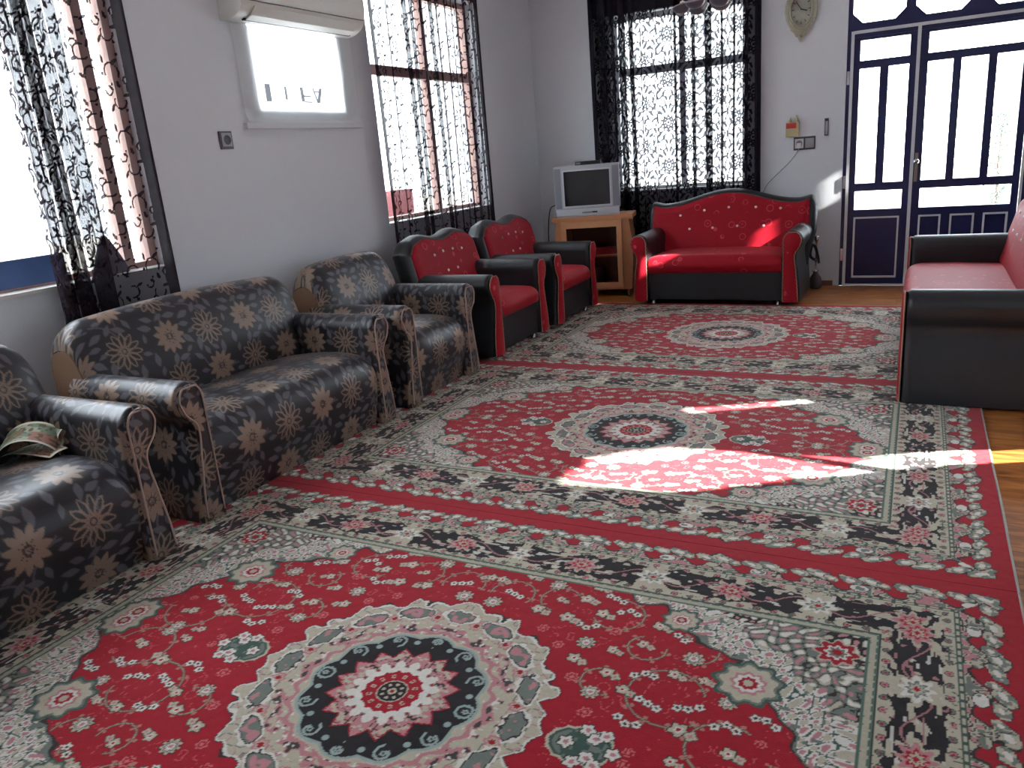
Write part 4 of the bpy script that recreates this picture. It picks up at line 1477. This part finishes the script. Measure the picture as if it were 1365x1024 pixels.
# ------------------------------------------------------------------ television stand and television
def local_box(root, nm, a, b, material, bevel=0.0, parent=None, seg=2):
    return box(nm, a, b, material, parent or root, bevel, seg)
SR = math.radians(13)
st = thing('tv_stand', 'light wooden television stand with smoked glass door in the corner', 'tv stand', (-3.005, 7.68, 0.0), SR)
w2, dp = 0.40, 0.44                                           # half width, depth; front at y = 0
local_box(st, 'top', (-w2 - 0.02, -0.02, 0.805), (w2 + 0.02, dp, 0.852), BEECH, 0.016, seg=3)
for sx in (-1, 1):
    pr = smooth_curve([(sx * (w2 - 0.02), 0.805), (sx * (w2 - 0.008), 0.70), (sx * (w2 + 0.008), 0.55), (sx * (w2 + 0.012), 0.40), (sx * (w2 + 0.004), 0.22), (sx * (w2 - 0.01), 0.075)], 4)
    bm = bmesh.new()
    add_prism(bm, [(p[0], p[1]) for p in pr] + [(sx * (w2 - 0.115), 0.075), (sx * (w2 - 0.115), 0.805)], 0.0, dp - 0.005)
    bm_obj('side_pillar', bm, BEECH, st)
local_box(st, 'bottom_board', (-w2 + 0.11, 0.02, 0.075), (w2 - 0.11, dp - 0.01, 0.10), BEECH)
local_box(st, 'back_board', (-w2 + 0.11, dp - 0.02, 0.10), (w2 - 0.11, dp - 0.008, 0.805), mat('dark_board', srgb(120, 84, 66), 0.8), 0)
sh = local_box(st, 'shelf', (-w2 + 0.112, 0.03, 0.42), (w2 - 0.112, dp - 0.022, 0.438), BEECH)
dm = bmesh.new()
x0, x1 = -w2 + 0.075, w2 - 0.095
for (a, b, c, d) in ((x0, x0 + 0.052, 0.10, 0.803), (x1 - 0.052, x1, 0.10, 0.803), (x0 + 0.052, x1 - 0.052, 0.10, 0.155), (x0 + 0.052, x1 - 0.052, 0.735, 0.803)):
    add_box(dm, (a, -0.022, c), (b, -0.001, d))
dr = bm_obj('door', dm, mat('beech_door', srgb(204, 146, 104), 0.45, noise=0.1, nscale=8), st)
box('door_glass', (x0 + 0.048, -0.014, 0.15), (x1 - 0.048, -0.009, 0.74), SMOKED, dr)
for lx, ly in ((-w2 + 0.05, 0.04), (w2 - 0.05, 0.04), (-w2 + 0.05, dp - 0.05), (w2 - 0.05, dp - 0.05)):
    lg = obj('leg', lathe_mesh('leg', [(0, 0), (0.016, 0.0), (0.014, 0.008), (0.013, 0.076), (0, 0.076)], 12), CHROME, st)
    lg.location = (lx, ly, 0.0)
def at_stand(x, y, z):
    c, s = math.cos(SR), math.sin(SR)
    return (-3.005 + c * x - s * y, 7.68 + s * x + c * y, z)
cl = bmesh.new()
for k in range(4):
    add_box(cl, (-0.20 + 0.006 * k, -0.09, 0.016 * k), (0.20 - 0.008 * k, 0.09, 0.016 * k + 0.0155))
o = bm_obj('folded_cloth', cl, mat('red_cotton', srgb(170, 40, 44), 0.9, noise=0.15, nscale=30), None, True, 0.006)
tag(o, 'folded red cloth on the shelf behind the smoked glass', 'cloth')
o.location = at_stand(0.03, 0.16, 0.4385)
o.rotation_euler = (0, 0, SR)
o = bmesh.new()
add_box(o, (-0.11, -0.10, 0), (0.11, 0.10, 0.20))
o = bm_obj('storage_box', o, mat('dark_red_card', srgb(74, 34, 36), 0.7, noise=0.1), None, False, 0.006)
tag(o, 'dark red box at the bottom of the television stand', 'box')
o.location = at_stand(-0.03, 0.22, 0.1005)
o.rotation_euler = (0, 0, SR)

TVR = math.radians(17)
tv = thing('television', 'silver tube television standing on the wooden stand', 'television', (-3.055, 7.72, 0.853), TVR)
tw = 0.335
bz = bmesh.new()
for (a, b, c, d) in ((-tw, -tw + 0.088, 0.075, 0.515), (tw - 0.088, tw, 0.075, 0.515), (-tw + 0.088, tw - 0.088, 0.465, 0.515), (-tw + 0.088, tw - 0.088, 0.075, 0.105)):
    add_box(bz, (a, -0.03, c), (b, 0.07, d))
bm_obj('bezel', bz, SILVER, tv)
for sx in (-1, 1):
    g = box('speaker_grille', (min(sx * (tw - 0.006), sx * (tw - 0.07)), -0.033, 0.09), (max(sx * (tw - 0.006), sx * (tw - 0.07)), -0.028, 0.495), mat('grille_grey', srgb(128, 130, 138), 0.6, noise=0.12, nscale=250), tv, 0.001)
bmf = bmesh.new()
for (a, b, c, d) in ((-tw + 0.084, -tw + 0.10, 0.095, 0.475), (tw - 0.10, tw - 0.084, 0.095, 0.475), (-tw + 0.10, tw - 0.10, 0.46, 0.475), (-tw + 0.10, tw - 0.10, 0.095, 0.11)):
    add_box(bmf, (a, -0.034, c), (b, -0.02, d))
bm_obj('screen_surround', bmf, mat('pale_silver', srgb(198, 200, 206), 0.35), tv)
n = 24
Xs, Zs = np.meshgrid(np.linspace(-tw + 0.098, tw - 0.098, n), np.linspace(0.108, 0.462, n), indexing='ij')
Ys = -0.010 - 0.012 * (1 - (Xs / (tw - 0.09)) ** 2) * (1 - ((Zs - 0.285) / 0.19) ** 2)
obj('screen', np_mesh('screen', np.stack([Xs, Ys, Zs], -1), grid_faces(n, n)), mat('grey_tube_glass', srgb(52, 53, 55), 0.42, spec=0.35), tv)
cp = bmesh.new()
add_prism(cp, [(-0.045, 0.0), (-0.050, 0.018), (-0.036, 0.074), (0.07, 0.076), (0.07, 0.0)], -tw + 0.012, tw - 0.012, 'x')
cpo = bm_obj('control_panel', cp, SILVER, tv)
for k in range(7):
    box('button', (-0.055 + k * 0.014, -0.052, 0.036), (-0.047 + k * 0.014, -0.040, 0.048), BLACKP, cpo)
box('button', (0.045, -0.052, 0.035), (0.10, -0.040, 0.049), BLACKP, cpo)
bk = bmesh.new()
A_ = [bk.verts.new(p) for p in ((-tw + 0.01, 0.068, 0.02), (tw - 0.01, 0.068, 0.02), (tw - 0.01, 0.068, 0.505), (-tw + 0.01, 0.068, 0.505))]
M_ = [bk.verts.new(p) for p in ((-tw + 0.03, 0.18, 0.02), (tw - 0.03, 0.18, 0.02), (tw - 0.03, 0.18, 0.49), (-tw + 0.03, 0.18, 0.49))]
B_ = [bk.verts.new(p) for p in ((-0.17, 0.36, 0.05), (0.17, 0.36, 0.05), (0.17, 0.36, 0.36), (-0.17, 0.36, 0.36))]
for P, Qv in ((A_, M_), (M_, B_)):
    for i in range(4):
        bk.faces.new((P[i], P[(i + 1) % 4], Qv[(i + 1) % 4], Qv[i]))
bk.faces.new(A_[::-1])
bk.faces.new(B_)
bm_obj('rear_housing', bk, mat('tv_back_grey', srgb(110, 112, 118), 0.6), tv)
sbx = thing('set_top_box', 'flat black set-top box lying on top of the television', 'set-top box', (-3.06, 7.80, 1.3685), TVR)
box('case', (-0.13, -0.06, 0.0), (0.13, 0.08, 0.036), BLACKP, sbx, 0.004)
box('display', (-0.12, -0.062, 0.008), (-0.075, -0.058, 0.028), mat('display_grey', srgb(130, 132, 138), 0.3), sbx)
cab = smooth_curve([(-3.385, 7.64, 0.985), (-3.43, 7.60, 0.95), (-3.47, 7.62, 0.80), (-3.50, 7.66, 0.60), (-3.50, 7.70, 0.30), (-3.50, 7.74, 0.01)], 8)
tag(obj('power_cable', tube_mesh('power_cable', cab, 0.006, 7), BLACKP), 'black cable hanging down beside the television stand', 'cable')

# ------------------------------------------------------------------ things on the walls
GILT = mat('champagne_gilt', srgb(178, 174, 156), 0.35, metal=0.55, noise=0.25, nscale=60, bump=0.5, bscale=90)
ck = thing('wall_clock', 'ornate oval gilt wall clock between window and door', 'clock', (-1.075, YB, 2.615))
def oval_ring(nm, a, b, y, r, m_, k=64, wob=0.0):
    th = np.arange(k) * 2 * PI / k
    s = 1 + wob * np.cos(16 * th)
    return obj(nm, tube_mesh(nm, np.stack([a * np.cos(th) * s, np.full(k, y), b * np.sin(th) * s], -1), r, 8, closed=True), m_, ck)
oval_ring('outer_frame', 0.135, 0.195, -0.018, 0.014, GILT)
oval_ring('inner_frame', 0.098, 0.150, -0.026, 0.009, GILT)
oval_ring('beading', 0.117, 0.173, -0.022, 0.009, GILT, 96, 0.012)
th = np.linspace(0, 2 * PI, 49)[:-1]
rr = np.linspace(0.0, 1, 8)
T, Rr = np.meshgrid(th, rr, indexing='ij')
V = np.stack([0.125 * Rr * np.cos(T), -0.010 - 0.0 * Rr, 0.185 * Rr * np.sin(T)], -1)
obj('back_plate', np_mesh('back_plate', V, grid_faces(48, 8, wrap=True)), GILT, ck)
V = np.stack([0.092 * Rr * np.cos(T), -0.016 + 0.003 * Rr, 0.142 * Rr * np.sin(T)], -1)
face = obj('dial', np_mesh('dial', V, grid_faces(48, 8, wrap=True)), mat('ivory_dial', srgb(172, 168, 154), 0.35, noise=0.2, nscale=40), ck)
for k in range(12):
    a = k * PI / 6
    b = box('hour_mark', (-0.004, -0.019, -0.011), (0.004, -0.016, 0.011), mat('mark_brown', srgb(92, 80, 62), 0.5), face)
    b.location = (0.074 * math.sin(a), -0.001, 0.118 * math.cos(a))
    b.rotation_euler = (0, a, 0)
for ln, an, wd in ((0.055, 1.9, 0.005), (0.085, -0.6, 0.0035)):
    b = box('hand', (-wd, -0.024, -0.008), (wd, -0.021, ln), mat('hand_black', srgb(40, 36, 32), 0.4), face)
    b.rotation_euler = (0, an, 0)
n = 20
V = np.stack([0.094 * Rr * np.cos(T), -0.019 - 0.030 * (1 - Rr ** 2), 0.144 * Rr * np.sin(T)], -1)
obj('crystal', np_mesh('crystal', V, grid_faces(48, 8, wrap=True)), GLASS, ck)
for sz in (-1, 1):
    bm = bmesh.new()
    ol = [(-0.085, -0.150), (-0.092, -0.175), (-0.060, -0.205), (-0.048, -0.232), (-0.026, -0.246), (-0.014, -0.275), (0.0, -0.288), (0.014, -0.275), (0.026, -0.246), (0.048, -0.232), (0.060, -0.205), (0.092, -0.175), (0.085, -0.150)]
    add_prism(bm, [(x, sz * -z if sz > 0 else z) for x, z in ol], -0.026, -0.002)
    bm_obj('finial', bm, GILT, ck, bevel=0.006)
    for x, z, r in ((0, 0.235, 0.016), (-0.035, 0.215, 0.012), (0.035, 0.215, 0.012), (0, 0.265, 0.009)):
        bme = lathe_mesh('bead', [(0, -r), (r * 0.7, -r * 0.7), (r, 0), (r * 0.7, r * 0.7), (0, r)], 10)
        o = obj('bead', bme, GILT, ck)
        o.location = (x, -0.026, sz * z)

PLATE = mat('dark_switch_plate', srgb(70, 66, 74), 0.4)
INSERT = mat('grey_switch_insert', srgb(158, 158, 166), 0.4)
so = thing('wall_socket', 'double dark-framed socket and switch beside the door', 'socket', (-1.02, YB, 1.405))
box('plate', (-0.100, -0.012, -0.062), (0.100, 0.0, 0.062), PLATE, so, 0.004)
box('switch_rocker', (0.008, -0.018, -0.045), (0.088, -0.010, 0.045), INSERT, so, 0.003)
ins = box('socket_insert', (-0.088, -0.016, -0.045), (-0.008, -0.010, 0.045), mat('pale_insert', srgb(206, 206, 210), 0.4), so, 0.003)
o = obj('socket_well', lathe_mesh('socket_well', [(0.0, 0.002), (0.022, 0.002), (0.026, 0.006), (0.030, 0.0)], 20), mat('well_grey', srgb(140, 140, 146), 0.5), ins)
o.rotation_euler = (PI / 2, 0, 0)
o.location = (-0.048, -0.0155, 0.0)
o = thing('power_cable', 'thin white cable with plug running from the socket down behind the red loveseat', 'cable', (-1.068, YB - 0.017, 1.39))
pts = smooth_curve([(0, -0.03, -0.02), (-0.01, -0.03, -0.06), (-0.09, -0.012, -0.16), (-0.22, -0.006, -0.28), (-0.31, -0.006, -0.38), (-0.36, -0.008, -0.55), (-0.37, -0.008, -0.80)], 8)
obj('cord', tube_mesh('cord', pts, 0.005, 6), mat('grey_cord', srgb(150, 154, 158), 0.5), o)
box('plug', (-0.018, -0.040, -0.028), (0.018, 0.0, 0.020), WHITEP, o, 0.006)
ad = thing('plug_adapter', 'cream plug-in device with red label above the dark socket', 'adapter', (-1.13, YB, 1.475))
box('case', (-0.062, -0.045, 0.0), (0.058, 0.0, 0.135), mat('cream_plastic', srgb(196, 186, 142), 0.5, noise=0.05), ad, 0.006)
box('red_label', (-0.058, -0.0465, 0.078), (0.036, -0.0445, 0.128), mat('red_print', srgb(206, 70, 66), 0.5), ad)
for x, hh in ((-0.022, 0.045), (0.032, 0.065)):
    c = obj('vapour_tip', lathe_mesh('vapour_tip', [(0.0, 0.0), (0.016, 0.0), (0.014, hh * 0.5), (0.007, hh * 0.7), (0.007, hh), (0.0, hh)], 12), mat('cream_plastic'), ad)
    c.location = (x, -0.024, 0.133)
th_ = thing('wall_bracket', 'slim upright metal bracket on the wall next to the door frame', 'bracket', (-0.823, YB, 1.54))
bm = bmesh.new()
for (a, b, c, d) in ((-0.018, -0.011, -0.08, 0.08), (0.011, 0.018, -0.08, 0.08), (-0.011, 0.011, 0.066, 0.08), (-0.011, 0.011, -0.08, -0.070)):
    add_box(bm, (a, -0.012, c), (b, 0.0, d))
bm_obj('frame', bm, mat('bracket_steel', srgb(88, 88, 96), 0.4, metal=0.4), th_)
box('clip', (-0.012, -0.014, 0.055), (0.012, 0.0, 0.072), PLATE, th_)
s1 = thing('wall_socket', 'single dark-framed socket on the left wall below the air conditioner', 'socket', (XL, 3.755, 1.748))
box('plate', (0.0, -0.050, -0.054), (0.012, 0.050, 0.054), PLATE, s1, 0.004)
i1 = box('socket_insert', (0.010, -0.038, -0.038), (0.016, 0.040, 0.044), INSERT, s1, 0.003)
o = obj('socket_well', lathe_mesh('socket_well', [(0.0, 0.001), (0.022, 0.001), (0.025, 0.006), (0.030, 0.0)], 20), mat('well_dark', srgb(92, 92, 98), 0.5), i1)
o.rotation_euler = (0, PI / 2, 0)
o.location = (0.0155, 0.004, 0.002)

# ------------------------------------------------------------------ water pipe behind the red loveseat
wp = thing('water_pipe', 'slim dark water pipe with glass base behind the red loveseat', 'water pipe', (-0.865, 8.225, 0.0))
obj('glass_base', lathe_mesh('glass_base', [(0.0, 0.001), (0.045, 0.001), (0.062, 0.02), (0.066, 0.06), (0.052, 0.11), (0.026, 0.15), (0.022, 0.17), (0.0, 0.171)], 20), mat('dark_glass', srgb(86, 78, 80), 0.08, spec=0.8), wp)
obj('stem', lathe_mesh('stem', [(0.0, 0.165), (0.03, 0.168), (0.028, 0.185), (0.008, 0.19), (0.008, 0.26), (0.016, 0.27), (0.016, 0.30), (0.009, 0.31), (0.009, 0.46), (0.022, 0.48), (0.026, 0.52), (0.0, 0.521)], 14), CHROME, wp)
obj('hose', tube_mesh('hose', smooth_curve([(-0.02, -0.01, 0.29), (-0.05, -0.05, 0.34), (-0.03, -0.09, 0.44), (0.0, -0.08, 0.42), (0.02, -0.06, 0.34), (0.035, -0.05, 0.26)], 10), 0.014, 8), BLACKP, wp)

# ------------------------------------------------------------------ banknotes on the near armchair
def note_colours(u, v, front):
    C = np.empty(u.shape + (3,))
    C[:] = np.array(srgb(168, 170, 148))
    n1, n2, n3 = noise2(u * 7, v * 5, 41), noise2(u * 22, v * 12, 42), noise2(u * 5, v * 3, 43)
    C[n1 > 0.55] = np.array(srgb(120, 140, 120))
    C[(u > 0.55) & (n3 > 0.45)] = np.array(srgb(160, 116, 104))
    C[n2 > 0.68] = np.array(srgb(106, 92, 70))
    C[(np.hypot(u - 0.33, (v - 0.5) * 0.5) < 0.13) & (n2 > 0.3)] = np.array(srgb(128, 110, 84))
    C[(np.minimum(u, 1 - u) < 0.035) | (np.minimum(v, 1 - v) < 0.07)] = np.array(srgb(206, 202, 184))
    return C
NOTE = attr_mat('printed_paper', rough=0.7, spec=0.3, noise=0.06)
def banknote(label, loc, rot, curl, seed, size, group='banknotes on the flowered armchair'):
    Ln, Wd = size
    nu, nv = 60, 30
    U, Vv = np.meshgrid(np.linspace(0, 1, nu), np.linspace(0, 1, nv), indexing='ij')
    ang = curl * (U - 0.5)
    R = Ln / max(abs(curl), 1e-3)
    x = R * np.sin(ang)
    z = R * (np.cos(ang) - math.cos(curl / 2)) + 0.004 * np.sin(5 * U + 4 * Vv + seed)
    y = (Vv - 0.5) * Wd
    P = np.stack([x, y, z - z.min()], -1)
    P2 = P - np.array([0, 0, 0.0006])
    me = np_mesh('banknote', np.vstack([P.reshape(-1, 3), P2.reshape(-1, 3)]), np.vstack([grid_faces(nu, nv), grid_faces(nu, nv, nu * nv, flip=True)]), True,
                 np.concatenate([note_colours(U + seed * 0.0, Vv, True).reshape(-1, 3)] * 2))
    o = obj('banknote', me, NOTE)
    o.location, o.rotation_euler = loc, rot
    return tag(o, label, 'banknote', group)
banknote('curled green banknote arched on top of the pile on the armchair', (-3.20, 1.745, 0.505), (0.30, 0.05, 0.75), 2.5, 0, (0.31, 0.14))
banknote('flatter banknote lying under the curled one on the armchair seat', (-3.16, 1.73, 0.496), (0.02, 0.03, 0.35), 0.6, 1, (0.22, 0.11))
banknote('rolled brown banknote beside the armchair arm', (-3.17, 1.865, 0.500), (0.05, 0.1, 1.6), 3.8, 2, (0.22, 0.10))

# ------------------------------------------------------------------ chandelier
ch = thing('chandelier', 'silver chandelier with upturned glass bowls hanging in the middle of the room', 'chandelier', (-1.19, 5.0, 2.275))
ch.scale = (0.62, 0.62, 0.62)
CHT = (ZC - 2.275) / 0.62
STEEL = mat('brushed_silver', srgb(170, 172, 178), 0.3, metal=0.7)
obj('stem', tube_mesh('stem', [(0, 0, 0.02), (0, 0, CHT)], 0.011, 10), STEEL, ch)
obj('ceiling_rose', lathe_mesh('ceiling_rose', [(0, CHT - 0.05), (0.03, CHT - 0.045), (0.06, CHT - 0.01), (0.062, CHT), (0, CHT)], 20), STEEL, ch)
obj('hub', lathe_mesh('hub', [(0, -0.05), (0.012, -0.045), (0.02, -0.02), (0.036, 0.0), (0.036, 0.05), (0.018, 0.08), (0, 0.09)], 18), STEEL, ch)
BOWL = mat('smoky_bowl_glass', srgb(84, 88, 102), 0.3, spec=0.6)
arm_me = tube_mesh('arm', smooth_curve([(0.03, 0, 0.03), (0.09, 0, 0.06), (0.15, 0, 0.03), (0.19, 0, -0.02)], 8), 0.007, 8)
bowl_me = lathe_mesh('bowl', [(0.0, -0.055), (0.030, -0.052), (0.062, -0.038), (0.085, -0.014), (0.098, 0.016), (0.102, 0.020), (0.096, 0.022), (0.080, -0.006), (0.058, -0.028), (0.028, -0.040), (0.0, -0.042)], 24)
rim_me = tube_mesh('bowl_rim', [(0.1 * math.cos(t), 0.1 * math.sin(t), 0.019) for t in np.arange(24) * 2 * PI / 24], 0.006, 6, closed=True)
bulb_me = lathe_mesh('bulb', [(0, -0.038), (0.012, -0.03), (0.012, -0.005), (0.026, 0.025), (0.024, 0.05), (0.0, 0.062)], 14)
for k in range(5):
    an = math.radians(118 + 72 * k)
    a = obj('arm', arm_me, STEEL, ch)
    a.rotation_euler = (0, 0, an)
    b = obj('bowl', bowl_me, BOWL, a)
    b.location = (0.19, 0, -0.006)
    b.rotation_euler = (0, 0.22, 0)
    r_ = obj('bowl_rim', rim_me, STEEL, a)
    r_.location = (0.19, 0, -0.006)
    r_.rotation_euler = (0, 0.22, 0)
    q = obj('bulb', bulb_me, mat('milk_glass', srgb(230, 228, 222), 0.3), a)
    q.location = (0.19, 0, -0.006)

# ------------------------------------------------------------------ outside the windows
BRICKC = mat('red_brown_render', srgb(128, 70, 70), 0.9, noise=0.12, nscale=8)
pw = box('parapet_wall', (-5.3, 5.7, -0.3), (-5.1, 7.55, 1.255), BRICKC, None, 0.01)
pw['kind'] = 'structure'
bm = bmesh.new()
cn = lathe_mesh('grey_cloth', [(0.0, 0.215), (0.015, 0.21), (0.045, 0.16), (0.075, 0.09), (0.095, 0.03), (0.10, 0.0), (0.0, 0.0)], 24)
co = np.empty(len(cn.vertices) * 3, np.float32)
cn.vertices.foreach_get('co', co)
co = co.reshape(-1, 3)
f_ = 1 + 0.14 * np.sin(7 * np.arctan2(co[:, 1], co[:, 0])) * (1 - co[:, 2] / 0.22)
co[:, :2] *= f_[:, None]
co[:, 0] *= 0.5
cn.vertices.foreach_set('co', co.ravel())
cn.update()
bm.free()
cg = obj('draped_cloth', cn, mat('grey_canvas', srgb(128, 126, 138), 0.9, noise=0.2, nscale=25))
tag(cg, 'peaked grey cloth standing on the sill behind the lace curtain', 'cloth')
cg.location = (XL - 0.075, 2.83, 1.0585)

sap = thing('sapling', 'slim leafy sapling seen outside through the door glass', 'tree', (0.90, 12.0, -0.30))
rs = np.random.RandomState(3)
k = 900
c = np.stack([rs.normal(0, 0.085, k), rs.normal(0, 0.085, k), rs.uniform(0.55, 1.85, k)], -1)
c[:, :2] *= (1.15 - np.abs(c[:, 2:3] - 1.2) / 1.0)
d1 = rs.normal(size=(k, 3)); d1 /= np.linalg.norm(d1, axis=1, keepdims=True)
d2 = np.cross(d1, rs.normal(size=(k, 3))); d2 /= np.linalg.norm(d2, axis=1, keepdims=True)
V = np.stack([c - d1 * 0.030, c + d2 * 0.011, c + d1 * 0.030, c - d2 * 0.011], 1)
obj('foliage', np_mesh('foliage', V.reshape(-1, 3), np.arange(4 * k).reshape(-1, 4), False), mat('dusty_leaf', srgb(92, 102, 94), 0.8, noise=0.2), sap)
obj('trunk', tube_mesh('trunk', [(0, 0, 0), (0.01, 0, 0.6), (-0.01, 0.01, 1.2), (0, 0, 1.8)], [0.025, 0.02, 0.014, 0.006], 8), mat('grey_bark', srgb(96, 84, 74), 0.9, noise=0.2), sap)
